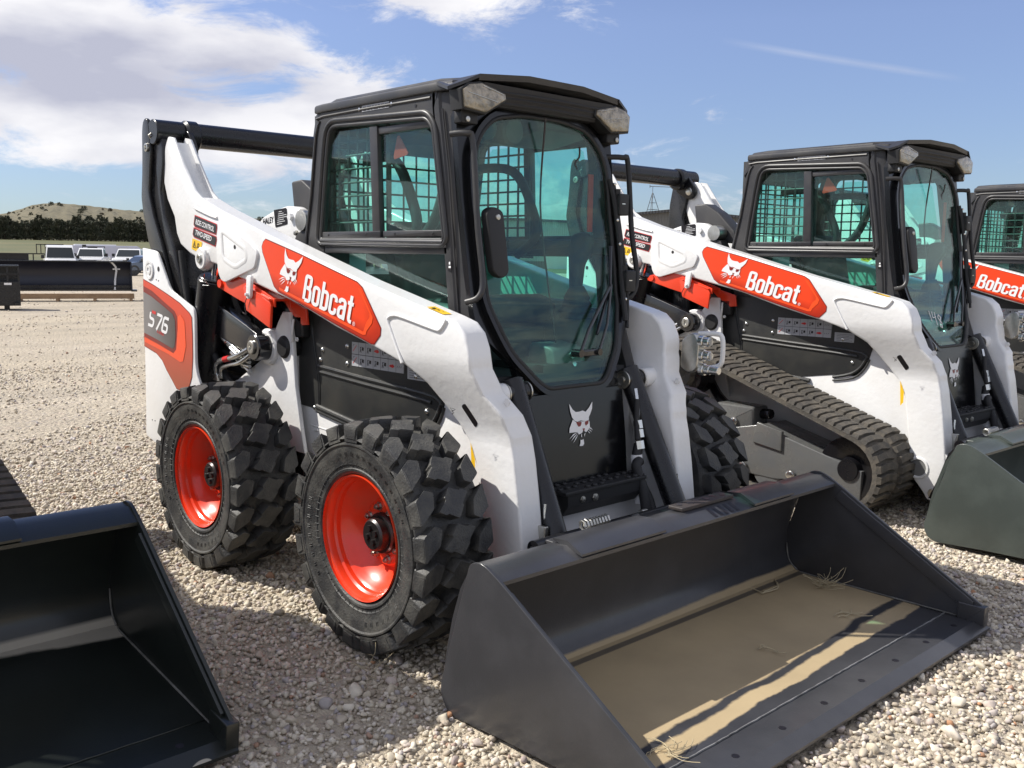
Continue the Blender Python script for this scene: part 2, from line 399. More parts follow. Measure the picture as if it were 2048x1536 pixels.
def empty(name, loc=(0, 0, 0), rz=0, parent=None):
    o = bpy.data.objects.new(name, None); o.location = loc; o.rotation_euler = (0, 0, rz); o.empty_display_size = .2
    return link(o, parent)
def tag(o, label=None, cat=None, group=None, kind=None):
    for k, v in (('label', label), ('category', cat), ('group', group), ('kind', kind)):
        if v: o[k] = v
    return o
def copy_tree(o, parent=None):
    c = o.copy(); COL.objects.link(c)
    if parent is not None: c.parent = parent
    for ch in list(o.children): copy_tree(ch, c)
    return c

def text_mesh(body, width, height, bold=.03, shear=0, spacing=1.0):
    """words as polygons (u,v), scaled to width x height with the baseline at 0,0"""
    cu = bpy.data.curves.new('t', 'FONT'); cu.body = body; cu.offset = bold; cu.shear = shear; cu.space_character = spacing; cu.resolution_u = 3; cu.size = 1
    ob = bpy.data.objects.new('t', cu); COL.objects.link(ob)
    bpy.context.view_layer.update()
    me = ob.to_mesh(); vs = [v.co.copy() for v in me.vertices]; fs = [tuple(p.vertices) for p in me.polygons]; ob.to_mesh_clear()
    bpy.data.objects.remove(ob); bpy.data.curves.remove(cu)
    if not vs: return [], []
    x0 = min(v.x for v in vs); x1 = max(v.x for v in vs); y0 = min(v.y for v in vs); y1 = max(v.y for v in vs)
    return [((v.x - x0) / (x1 - x0) * width, (v.y - y0) / (y1 - y0) * height) for v in vs], fs
def put(mb, pts, fs, o, eu, ev):
    o = Vector(o); eu = Vector(eu); ev = Vector(ev)
    mb.add([tuple(o + eu * u + ev * v) for u, v in pts], fs)
def poly_uv(mb, poly, o, eu, ev): put(mb, poly, [tuple(range(len(poly)))], o, eu, ev)
def stroke(mb, pts, w, o, eu, ev):
    cl = pts[0] == pts[-1]; strip(mb, pts[:-1] if cl else pts, w, o, eu, ev, cl)

def path(pts, r=0, n=4, closed=False):
    P = [Vector(p) for p in pts]; m = len(P); out = []
    for i in range(m):
        if not closed and i in (0, m - 1): out.append(tuple(P[i])); continue
        a, b, c = P[i - 1], P[i], P[(i + 1) % m]; u = a - b; v = c - b; t = min(r, u.length * .48, v.length * .48)
        if t < 1e-5: out.append(tuple(b)); continue
        p0 = b + u.normalized() * t; p2 = b + v.normalized() * t
        for k in range(n + 1): q = k / n; w = p0 * (1 - q) ** 2 + b * 2 * q * (1 - q) + p2 * q * q; out.append(tuple(w))
    return out
def strip(mb, pts, w, o, eu, ev, closed=False, hz=1.0):
    """one flat ribbon of width w along pts; hz < 1 thins the horizontal strokes"""
    P = [Vector(p) for p in pts]; m = len(P); L_ = []; R_ = []
    for i in range(m):
        a = P[i - 1] if (i or closed) else None; c = P[(i + 1) % m] if (i < m - 1 or closed) else None
        d1 = (P[i] - a).normalized() if a is not None else None; d2 = (c - P[i]).normalized() if c is not None else None
        d1 = d1 or d2; d2 = d2 or d1; n1 = Vector((-d1.y, d1.x)); n2 = Vector((-d2.y, d2.x)); q = n1 + n2
        q = q / max(.35, q.dot(n1)) if q.length > .2 else n1
        q = Vector((q.x, q.y * hz)) * w / 2; L_.append(tuple(P[i] + q)); R_.append(tuple(P[i] - q))
    n = m; f = [(i, (i + 1) % n, n + (i + 1) % n, n + i) for i in range(n if closed else n - 1)]
    put(mb, L_ + R_, f, o, eu, ev)
def bold_word(mb, word, o, eu, ev, H, W):
    """heavy condensed lettering built from ribbons; H cap height, W total width"""
    x = 0; k = 0; w = .17; xh = .74; bits = []; o = Vector(o)
    nrm = Vector(eu).cross(Vector(ev)).normalized()
    def S_(p, r=.09, closed=False, hz=.78): bits.append((path([(x + a, b) for a, b in p], r, 4, closed), closed, hz))
    h = w / 2; hh = h * .78
    for c in word:
        if c == 'B':
            S_([(h, hh), (h, 1 - hh), (.36, 1 - hh), (.43, .9), (.43, .62), (.34, .53), (h + .07, .53)]); S_([(.20, .515), (.38, .515), (.47, .42), (.47, .10), (.38, hh), (h + .07, hh)]); x += .61
        elif c == 'o': S_([(h, .12), (h, xh - .12), (.17, xh - hh), (.32, xh - hh), (.42, xh - .12), (.42, .12), (.32, hh), (.17, hh)], .10, True); x += .56
        elif c == 'b': S_([(h, 0), (h, 1)]); S_([(h + .07, hh), (.33, hh), (.42, .13), (.42, xh - .13), (.33, xh - hh), (h + .07, xh - hh)]); x += .56
        elif c == 'c': S_([(.42, .27), (.42, .12), (.32, hh), (.17, hh), (h, .12), (h, xh - .12), (.17, xh - hh), (.32, xh - hh), (.42, xh - .12), (.42, .49)], .10); x += .55
        elif c == 'a': S_([(.42, 0), (.42, xh - .13), (.34, xh - hh), (.17, xh - hh), (h, xh - .12), (h, .53)], .10); S_([(.35, .42), (.17, .40), (h, .32), (h, .12), (.17, hh), (.28, hh), (.355, .11)], .08); x += .56
        elif c == 't': S_([(.18, .95), (.18, .13), (.24, hh), (.36, hh)], .07); S_([(0, xh - hh), (.095, xh - hh)], 0); S_([(.265, xh - hh), (.35, xh - hh)], 0); x += .40
    T = x - .04; sc = W / T
    for i, (p, cl, hz) in enumerate(bits):
        strip(mb, [(a * sc, b * H) for a, b in p], w * sc, o + nrm * .00012 * (i % 3), eu, ev, cl, hz * H / sc)
# ------------------------------------------------------------------ the cat emblem (u,v in 0..1)
def cat(mw, md, o, eu, ev):
    def P(l): return [((x - 640) / 228.0, (700 - y) / 315.0) for x, y in l]
    def w(l): poly_uv(mw, P(l), o, eu, ev)
    n = Vector(eu).cross(Vector(ev)).normalized() * .0012
    def d(l): poly_uv(md, P(l), Vector(o) + n, eu, ev)
    w([(665, 385), (690, 428), (715, 449), (742, 450), (775, 445), (800, 457), (832, 432), (868, 390), (860, 440), (840, 478), (826, 497), (824, 518), (798, 524), (772, 520), (752, 514), (722, 520), (700, 512), (680, 486), (668, 440)])
    w([(684, 500), (700, 514), (712, 522), (757, 522), (775, 524), (822, 520), (828, 535), (827, 572), (808, 592), (790, 604), (778, 596), (770, 578), (763, 594), (750, 607), (726, 612), (712, 594), (688, 592), (645, 590), (650, 560)])
    d([(710, 521), (757, 525), (751, 545), (740, 556), (726, 556), (716, 540)]); d([(786, 527), (820, 521), (813, 545), (792, 557), (785, 545)])
    d([(760, 574), (780, 574), (776, 588), (769, 592), (763, 587)])
    for l in ([(716, 594), (676, 604), (640, 636), (680, 612)], [(718, 602), (684, 618), (654, 652), (690, 624)], [(720, 610), (696, 632), (670, 668), (704, 634)],
              [(808, 578), (834, 576), (852, 600), (832, 584)], [(806, 586), (828, 592), (842, 612), (826, 598)], [(802, 594), (818, 606), (826, 622), (814, 610)]): w(l)
    w([(736, 652), (742, 655), (750, 655), (762, 650), (765, 684), (752, 698), (722, 696), (732, 676)]); w([(746, 614), (752, 612), (750, 636), (744, 632)]); w([(784, 606), (778, 622), (774, 636), (772, 618)])

# ------------------------------------------------------------------ front surface of the cab
FZ = [(.2, .27), (.35, .26), (.6, .22), (.9, .175), (1.1, .10), (1.25, .055), (1.6, 0), (1.9, -.035), (2.05, -.05)]
def F(z): return float(np.interp(z, [a for a, b in FZ], [b for a, b in FZ]))
def plate_with_holes(name, outer, holes, d0, d1, mp, m, parent, levels=(), smooth=40, warp=None):
    """flat plate (u,v) with holes, thickness d0..d1; mp maps (u,v,w) to space"""
    bm = bmesh.new()
    for loop in [outer] + holes:
        vs = [bm.verts.new((u, v, 0)) for u, v in loop]
        for i in range(len(vs)): bm.edges.new((vs[i], vs[(i + 1) % len(vs)]))
    bmesh.ops.triangle_fill(bm, use_beauty=True, use_dissolve=False, edges=bm.edges[:])
    def inside(px, py, P_):
        c = False
        for i in range(len(P_)):
            (x1, y1), (x2, y2) = P_[i - 1], P_[i]
            if (y1 > py) != (y2 > py) and px < (x2 - x1) * (py - y1) / (y2 - y1) + x1: c = not c
        return c
    bad = [f for f in bm.faces if any(inside(f.calc_center_median().x, f.calc_center_median().y, h) for h in holes) or not inside(f.calc_center_median().x, f.calc_center_median().y, outer)]
    if bad: bmesh.ops.delete(bm, geom=bad, context='FACES_ONLY')
    for z in levels:
        g = bm.verts[:] + bm.edges[:] + bm.faces[:]
        bmesh.ops.bisect_plane(bm, geom=g, plane_co=(0, z, 0), plane_no=(0, 1, 0))
    r = bmesh.ops.extrude_face_region(bm, geom=bm.faces[:])
    ext = set(e for e in r['geom'] if isinstance(e, bmesh.types.BMVert))
    for v in bm.verts:
        w = d1 if v in ext else d0; u, vv = v.co.x, v.co.y
        v.co = Vector(mp(u, vv, w))
        if warp: v.co = Vector(warp(v.co))
    bmesh.ops.recalc_face_normals(bm, faces=bm.faces)
    me = bpy.data.meshes.new(name); bm.to_mesh(me); bm.free(); me.materials.append(m)
    me.polygons.foreach_set('use_smooth', [True] * len(me.polygons)); me.set_sharp_from_angle(angle=R(smooth))
    return link(bpy.data.objects.new(name, me), parent)
def fmap(u, v, w): return (F(v) + w, u, v)

# ------------------------------------------------------------------ wheels
def make_wheel(parent, x, sgn):
    """sgn = -1 near side (outer face towards -y)"""
    t = empty('wheel', (x, 0, .405), 0, parent)
    yo = .92
    c = lambda y: sgn * y
    # tyre casing
    mb = MB()
    prof = [(.223, .885), (.228, .898), (.238, .906), (.246, .9075), (.249, .9035), (.258, .9045), (.262, .908), (.266, .9075), (.285, .914), (.310, .918), (.326, .919), (.332, .9235), (.3375, .923), (.3395, .915), (.342, .906), (.347, .905), (.350, .914), (.353, .921), (.358, .9185), (.366, .902), (.372, .88),
            (.368, .86), (.366, .83), (.366, .70), (.368, .66), (.370, .645), (.365, .63), (.35, .617), (.30, .612), (.25, .62), (.223, .64)]
    mb.lathe((0, 0, 0), (0, sgn, 0), prof, 96, cap=False)
    # lugs
    def lug(yc, quad, base=.352, top=.412, side=None):
        # quad: four (theta, y) corners in order; block sits on the casing, slightly tapered
        cy = sum(q[1] for q in quad) / len(quad); ct = sum(q[0] for q in quad) / len(quad)
        q2 = rounded([(a * .40, b) for a, b in quad], .006, 2)
        rings = []
        for r_, sc in ((base, 1.03), (top - .0035, .99), (top, .955)):
            ring = []
            for a, b in q2:
                a = ct * .40 + (a - ct * .40) * sc; b2 = cy + (b - cy) * sc; th = a / .40
                crown = -.35 * (b2 - .765) ** 2
                ring.append(((r_ + crown) * math.cos(th), sgn * b2, (r_ + crown) * math.sin(th)))
            rings.append(ring)
        n = len(q2); vs = [v for r_ in rings for v in r_]; fs = [tuple(range(2 * n, 3 * n))]
        for k in range(2):
            for i in range(n): j = (i + 1) % n; fs.append((k * n + i, k * n + j, (k + 1) * n + j, (k + 1) * n + i))
        mb.add(vs, fs)
    n = 21; pt = 2 * math.pi / n
    yv = lambda v: .921 - .292 * v
    for k in range(n):
        a = k * pt
        near = [(0, 0), (.232, 0), (.318, .170), (.280, .280), (.135, .225)]
        mid = [(.400, .250), (.360, .345), (.372, .372), (.318, .520), (.415, .625), (.432, .612), (.528, .735), (.562, .640), (.548, .612), (.590, .470), (.505, .372), (.485, .385)]
        near = [(.155 + (t_ - .155) * .93, v_ * .95) for t_, v_ in near]
        far = [(.89 - t_, 1 - v_) for t_, v_ in near]
        lug(0, [(a + t_, yv(v_)) for t_, v_ in near], top=.411)
        lug(0, [(a + t_ - .0, yv(v_)) for t_, v_ in mid], top=.414)
        lug(0, [(a + t_, yv(v_)) for t_, v_ in far], top=.411)
        for side, (th0, th1) in ((0, (a + .022, a + .202)), (1, (a + .688, a + .868))):
            Y2 = (lambda v: v) if side == 0 else (lambda v: 1.550 - v)
            vs = []
            for e_, th in ((.0, th0), (1, th1)):
                for r_, y_ in ((.4035, .9135), (.399, .9215), (.385, .9245), (.356, .9245), (.352, .90), (.36, .88)):
                    th_ = th + (.018 if e_ == 0 else -.018) * (.404 - r_) / .05
                    vs.append((r_ * math.cos(th_), sgn * Y2(y_), r_ * math.sin(th_)))
            fs = [(i, i + 1, i + 7, i + 6) for i in range(5)] + [(0, 5, 4, 3, 2, 1), (6, 7, 8, 9, 10, 11)]
            mb.add(vs, fs)
    for k in range(60):
        a = 2 * math.pi * k / 60; ca, sa = math.cos(a), math.sin(a)
        mb.tube([(.252 * ca, c(.9050), .252 * sa), (.268 * ca, c(.9085), .268 * sa)], .0011, 4)
    for k0, n_ in ((4, 13), (27, 9), (47, 7)):
        for k in range(n_):
            a = (k0 + k * 1.15) * math.pi / 30; ca, sa = math.cos(a), math.sin(a)
            for d_ in (-.004, .004): mb.tube([(.292 * ca - d_ * sa, c(.9165), .292 * sa + d_ * ca), (.306 * ca - d_ * sa, c(.9195), .306 * sa + d_ * ca)], .0012, 4)
    obj('tyre', mb, M['tyre'], t, smooth=28)
    # rim
    mb = MB()
    prof = [(.2235, .906), (.2240, .897), (.2165, .893), (.2125, .884), (.2115, .866), (.205, .858), (.2035, .842), (.194, .832), (.186, .814), (.170, .800), (.150, .780), (.128, .770), (.122, .772), (.119, .786), (.114, .7905), (.072, .7905), (.072, .76), (.18, .75), (.215, .74), (.215, .64), (.2235, .64)]
    mb.lathe((0, 0, 0), (0, sgn, 0), prof, 72, cap=False)
    rim = obj('rim', mb, M['rim'], t, smooth=30)
    mb = MB()
    mb.lathe((0, 0, 0), (0, sgn, 0), [(.075, .77), (.075, .806), (.070, .813), (.060, .813), (.058, .840), (.051, .847), (.048, .847), (.02, .845)], 32)
    for k in range(4):
        a = 2 * math.pi * k / 4 + .4
        mb.cyl((.026 * math.cos(a), c(.842), .026 * math.sin(a)), (.026 * math.cos(a), c(.855), .026 * math.sin(a)), .012, 6)
    obj('hub', mb, M['darksteel'], t, smooth=30)
    mb = MB()
    for k in range(8):
        a = 2 * math.pi * (k + .35) / 8
        p = (.096 * math.cos(a), c(.788), .096 * math.sin(a)); q = (.096 * math.cos(a), c(.809), .096 * math.sin(a))
        mb = MB(); mb.cyl(p, q, .0115, 6); mb.cyl(q, (q[0], c(.815), q[2]), .006, 8); mb.cyl((p[0], c(.789), p[2]), (p[0], c(.795), p[2]), .016, 16)
        obj('lug_nut', mb, M['steel'], t, smooth=30)
    mb = MB(); mb.cyl((-.17, c(.80), .12), (-.175, c(.845), .125), .006, 8); obj('valve_stem', mb, M['darksteel'], t, smooth=30)
    return t

# ------------------------------------------------------------------ tracks
def hull(pts):
    pts = sorted(set((round(a, 5), round(b, 5)) for a, b in pts))
    def half(ps):
        h = []
        for p in ps:
            while len(h) > 1 and (h[-1][0] - h[-2][0]) * (p[1] - h[-2][1]) - (h[-1][1] - h[-2][1]) * (p[0] - h[-2][0]) <= 0: h.pop()
            h.append(p)
        return h
    a = half(pts); b = half(pts[::-1]); return a[:-1] + b[:-1]
def make_track(root, sgn):
    t = empty('track_assembly', (0, 0, 0), 0, root)
    def loop(off, y0=0):
        pts = []
        for cx, cz, r_ in ((.02, .232, .205), (-1.20, .66, .19), (-1.60, .232, .205)): pts += arc(cx, cz, r_ + off, 0, 360, 60)[:-1]
        return hull(pts)
    yi, yo = .47, .885
    # resample
    def resample(P, step):
        P = P + [P[0]]; L_ = [0]
        for a, b in zip(P[:-1], P[1:]): L_.append(L_[-1] + math.dist(a, b))
        n = int(L_[-1] / step); d = L_[-1] / n; out = []
        for k in range(n):
            s = k * d; i = max(0, int(np.searchsorted(L_, s, side='right')) - 1); i = min(i, len(P) - 2)
            u = (s - L_[i]) / max(1e-9, L_[i + 1] - L_[i]); a, b = P[i], P[i + 1]
            tx, tz = b[0] - a[0], b[1] - a[1]; l = math.hypot(tx, tz) or 1
            out.append((a[0] + (b[0] - a[0]) * u, a[1] + (b[1] - a[1]) * u, tx / l, tz / l))
        return out
    mb = MB(); P = resample(loop(0), .052); n = len(P)
    # belt section: inner, outer
    vs = []
    for x, z, tx, tz in P:
        nx, nz = tz, -tx   # outward for ccw loop
        for y_, o in ((yi, -.018), (yo, -.018), (yo, .010), (yo - .03, .014), (yi + .03, .014), (yi, .010)): vs.append((x + nx * o, sgn * y_, z + nz * o))
    fs = []
    for i in range(n):
        j = (i + 1) % n
        for k in range(6): q = (k + 1) % 6; fs.append((i * 6 + k, j * 6 + k, j * 6 + q, i * 6 + q))
    mb.add(vs, fs)
    for i, (x, z, tx, tz) in enumerate(P):
        nx, nz = tz, -tx
        for half in (0, 1):
            if half == 0: a, b = yo + .002, (yi + yo) / 2 + .022
            else: a, b = (yi + yo) / 2 - .022, yi - .002
            sh = .0 if half == 0 else .026
            cx, cz = x + tx * sh, z + tz * sh
            vs = []
            for o, hw, dy in ((.008, .0205, 0), (.030, .0175, .006)):
                aa, bb = a - dy, b + dy
                mid = aa + (bb - aa) * .55
                for yy, s_ in ((aa, -1), (mid, -1), (bb, -1), (bb, 1), (mid, 1), (aa, 1)):
                    kink = .010 if yy == mid else 0
                    vs.append((cx + nx * o + tx * (hw * s_ + kink), sgn * yy, cz + nz * o + tz * (hw * s_ + kink)))
            mb.add(vs, [(6, 7, 8, 9, 10, 11)] + [(k, (k + 1) % 6, 6 + (k + 1) % 6, 6 + k) for k in range(6)])
    obj('rubber_track', mb, M['track'], t, smooth=25)
    # frame
    mb = MB()
    fr = [(-1.45, .13), (-.62, .10), (-.45, .095), (-.20, .13), (.10, .06), (.10, .235), (-.10, .285), (-.42, .365), (-.56, .405), (-.85, .34), (-1.45, .34)]
    mb.prism(fr, sgn * .80, sgn * .52, .006)
    mb.prism([(-.60, .30), (-.40, .27), (-.40, .385), (-.57, .42)], sgn * .815, sgn * .79, .004)
    mb.box(-.90, -.62, sgn * .62, sgn * .78, .33, .50, .02)
    mb.box(-1.35, -.95, sgn * .56, sgn * .78, .33, .44, .02)
    f = obj('track_frame', mb, M['under'], t, smooth=30)
    mb = MB()
    for bx in (-.66, -.33): mb.bolt((bx, sgn * .81, .145), (0, sgn, 0), .022, .022)
    mb.bolt((-.75, sgn * .785, .40), (0, sgn, 0), .02, .02); mb.bolt((-.80, sgn * .785, .36), (0, sgn, 0), .016, .02)
    obj('bolts', mb, M['galv'], t, smooth=30)
    mb = MB()
    for cx, cz, r_ in ((.02, .232, .182), (-1.60, .232, .182)):
        for ya, yb in ((.56, .64), (.71, .79)): mb.lathe((cx, 0, cz), (0, sgn, 0), [(.04, ya), (r_, ya), (r_, yb), (r_ - .03, yb + .004), (.07, yb - .02), (.06, yb + .02), (.01, yb + .02)], 40)
    obj('idler_wheel', mb, M['black'], t, smooth=30)
    mb = MB(); mb.lathe((-1.20, 0, .66), (0, sgn, 0), [(.03, .60), (.165, .60), (.165, .75), (.12, .755), (.1, .78), (.01, .78)], 16)
    mb.tube([(-1.2, sgn * .5, .66), (-1.0, sgn * .6, .5), (-.8, sgn * .66, .44), (-.55, sgn * .7, .46)], .03, 8, 6)
    obj('drive_sprocket', mb, M['black'], t, smooth=30)
    mb = MB()
    for k in range(5):
        cx = -.22 - k * .28
        for ya, yb in ((.55, .63), (.72, .79)): mb.lathe((cx, 0, .13), (0, sgn, 0), [(.02, ya), (.095, ya), (.095, yb), (.06, yb + .005), (.01, yb + .005)], 24)
    obj('rollers', mb, M['under'], t, smooth=30)
    return t

# ------------------------------------------------------------------ bucket
def make_bucket(root, m, style):
    t = empty('bucket', (0, 0, 0), 0, root); W = .967
    mb = MB()
    # back, curved heel and floor as one bent plate
    inner = [(.665, .448), (.640, .40), (.612, .33), (.592, .26), (.580, .19), (.582, .13), (.600, .082), (.635, .050), (.69, .040), (1.295, .034)]
    outer = [(1.295, .014), (.72, .006), (.62, .002), (.575, .02), (.553, .055), (.545, .11), (.56, .20), (.585, .30), (.620, .40), (.672, .487)]
    sect = inner + outer
    mb.prism(sect, -W + .006, W - .006, 0)
    # top lip: a folded box beam
    mb.prism([(.672, .489), (.735, .4925), (.797, .464), (.797, .452), (.735, .438), (.664, .440)], -W + .006, W - .006, 0)
    obj('shell', mb, m, t, smooth=30)
    for s_ in (-1, 1):
        mb = MB()
        side = [(.668, .490), (.700, .503), (.735, .500), (.800, .468), (1.36, .135), (1.425, .098), (1.432, .012), (.83, .000), (.60, -.012), (.562, .004), (.540, .035), (.536, .075)]
        mb.prism(rounded(side, [.012, .012, .01, .01, .02, .01, .004, .01, .03, .02, .02, .02], 2), s_ * (W - .012), s_ * W, .002)
        # doubled wear edge along the front
        mb.prism([(.83, .440), (1.39, .110), (1.385, .060), (.80, .405)], s_ * (W - .013), s_ * (W - .024), .002)
        if style == 0:
            mb.prism([(.83, .475), (1.40, .135), (1.425, .098), (1.41, .02), (1.33, .075), (.78, .42)], s_ * (W - .0245), s_ * (W - .036), .002)
            for k in range(4): mb.bolt((.90 + k * .15, s_ * (W - .036), .405 - k * .089), (0, -s_, 0), .011, .006)
        mb.box(1.335, 1.437, s_ * (W - .03), s_ * (W + .010), .004, .10, .004)
        obj('side_plate', mb, m, t, smooth=30)
    mb = MB(); mb.prism([(1.285, .0345), (1.40, .0385), (1.447, .020), (1.447, .010), (1.285, .006)], -W - .004, W + .004, 0)
    ce = obj('cutting_edge', mb, m, t, smooth=20)
    # bolt holes read as dark recesses; weld line
    mb = MB()
    for k in range(8):
        y_ = -.84 + k * .24
        mb.lathe((1.365, y_, .0372), (.03, 0, 1), [(.0115, .0), (.0115, .0012)], 12)
    obj('bolt_hole', mb, M['dec_b'], t, smooth=0)
    mb = MB(); pts = []
    for k in range(90): pts.append((1.285 + random.uniform(-.0012, .0012), -.95 + 1.9 * k / 89, .0365))
    mb.tube(pts, .0032, 6); obj('weld_bead', mb, mat('weld_line', (.20, .20, .20), .6, noise=(18, (.02, .02, .02), .9)) if style == 1 else m, t, smooth=60)
    for s_ in (-1, 1):
        mb = MB(); mb.tube([(.585, s_ * (W - .015), .16), (.600, s_ * (W - .015), .09), (.64, s_ * (W - .015), .053), (.70, s_ * (W - .015), .043), (1.33, s_ * (W - .015), .040)], .0035, 6, 6); obj('side_weld', mb, M['weldgrey'], t, smooth=60)
    mb = MB()
    # quick-attach cover plates, step plate with slots
    mb.prism([(.672, .4975), (.80, .4705), (.80, .478), (.735, .508), (.672, .503)], -.62, -.20, 0)
    mb.prism([(.672, .4975), (.80, .4705), (.80, .478), (.735, .508), (.672, .503)], .34, .62, 0)
    obj('lip_plate', mb, m, t, smooth=30)
    mb = MB(); mb.box(.668, .732, -.02, .30, .4945, .508, .003)
    obj('step_plate', mb, M['rust'], t, smooth=30)
    mb = MB()
    for k in range(6): mb.lathe((.690 + (k % 2) * .012, .015 + k * .05, .5083), (0, 0, 1), [(.013, 0), (.013, .0008)], 10)
    for k in range(5): mb.add([(.745, .10 + k * .035, .4885), (.79, .10 + k * .035, .4688), (.79, .118 + k * .035, .4688), (.745, .118 + k * .035, .4885)], [(0, 1, 2, 3)])
    obj('slots', mb, M['dec_b'], t, smooth=0)
    # back frame for the quick attach
    mb = MB()
    for s_ in (-1, 1): mb.prism([(.53, .08), (.57, .32), (.61, .43), (.58, .45), (.52, .42), (.49, .10)], s_ * .50, s_ * .47, .003)
    mb.box(.49, .535, -.50, .50, .09, .13, .004); mb.box(.52, .60, -.50, .50, .40, .44, .004)
    obj('back_frame', mb, m, t, smooth=30)
    return t

# ------------------------------------------------------------------ lift arm
ARM = [(-2.12, 1.975), (-2.063, 1.965), (-1.955, 1.825), (-1.844, 1.696), (-1.781, 1.658), (-1.592, 1.597), (-1.152, 1.478), (-.416, 1.290), (.095, 1.176), (.160, 1.158), (.203, 1.122), (.228, 1.07), (.243, 1.0),
       (.300, .930), (.400, .866), (.446, .802), (.467, .719), (.489, .588), (.512, .413), (.528, .25), (.520, .165), (.500, .125), (.462, .108), (.425, .122), (.395, .165), (.350, .215), (.318, .30), (.300, .44),
       (.286, .548), (.263, .677), (.222, .762), (.162, .820), (.083, .876), (-.01, .934), (-.139, .985), (-.302, 1.028), (-.60, 1.098), (-.867, 1.174), (-1.251, 1.253), (-1.424, 1.282), (-1.55, 1.270), (-1.62, 1.335),
       (-1.82, 1.362), (-1.909, 1.386), (-2.010, 1.430), (-2.052, 1.485), (-2.074, 1.57), (-2.150, 1.66), (-2.185, 1.749), (-2.175, 1.85), (-2.16, 1.93)]
def densify(P, step, cond):
    out = []
    for i in range(len(P)):
        a, b = P[i], P[(i + 1) % len(P)]; out.append(a)
        if cond(a) or cond(b):
            n = int(math.dist(a, b) / step)
            for k in range(1, n): out.append((a[0] + (b[0] - a[0]) * k / n, a[1] + (b[1] - a[1]) * k / n))
    return out
ARM_F = densify(ARM, .025, lambda p: p[0] > .05 and p[1] < 1.1)
def slice_z(mb, zs):
    bm = bmesh.new(); V = [bm.verts.new(v) for v in mb.v]
    for f in mb.f:
        try: bm.faces.new([V[i] for i in f])
        except ValueError: pass
    for z in zs:
        bmesh.ops.bisect_plane(bm, geom=bm.verts[:] + bm.edges[:] + bm.faces[:], plane_co=(0, 0, z), plane_no=(0, 0, 1))
    bm.verts.index_update(); q = MB(); q.v = [tuple(v.co) for v in bm.verts]; q.f = [tuple(v.index for v in f.verts) for f in bm.faces]; bm.free(); return q
def bend(mb):
    """the leg below the knee steps inwards, clear of the tyre"""
    def g(p):
        x, y, z = p; t = min(1, max(0, (1.04 - z) / .27)) if x > -.2 else 0; k = .095 * t * t * (3 - 2 * t)
        return (x - k * 1.02, y - math.copysign(k, y), z - k * .43)
    mb.v = [g(p) for p in mb.v]; return mb
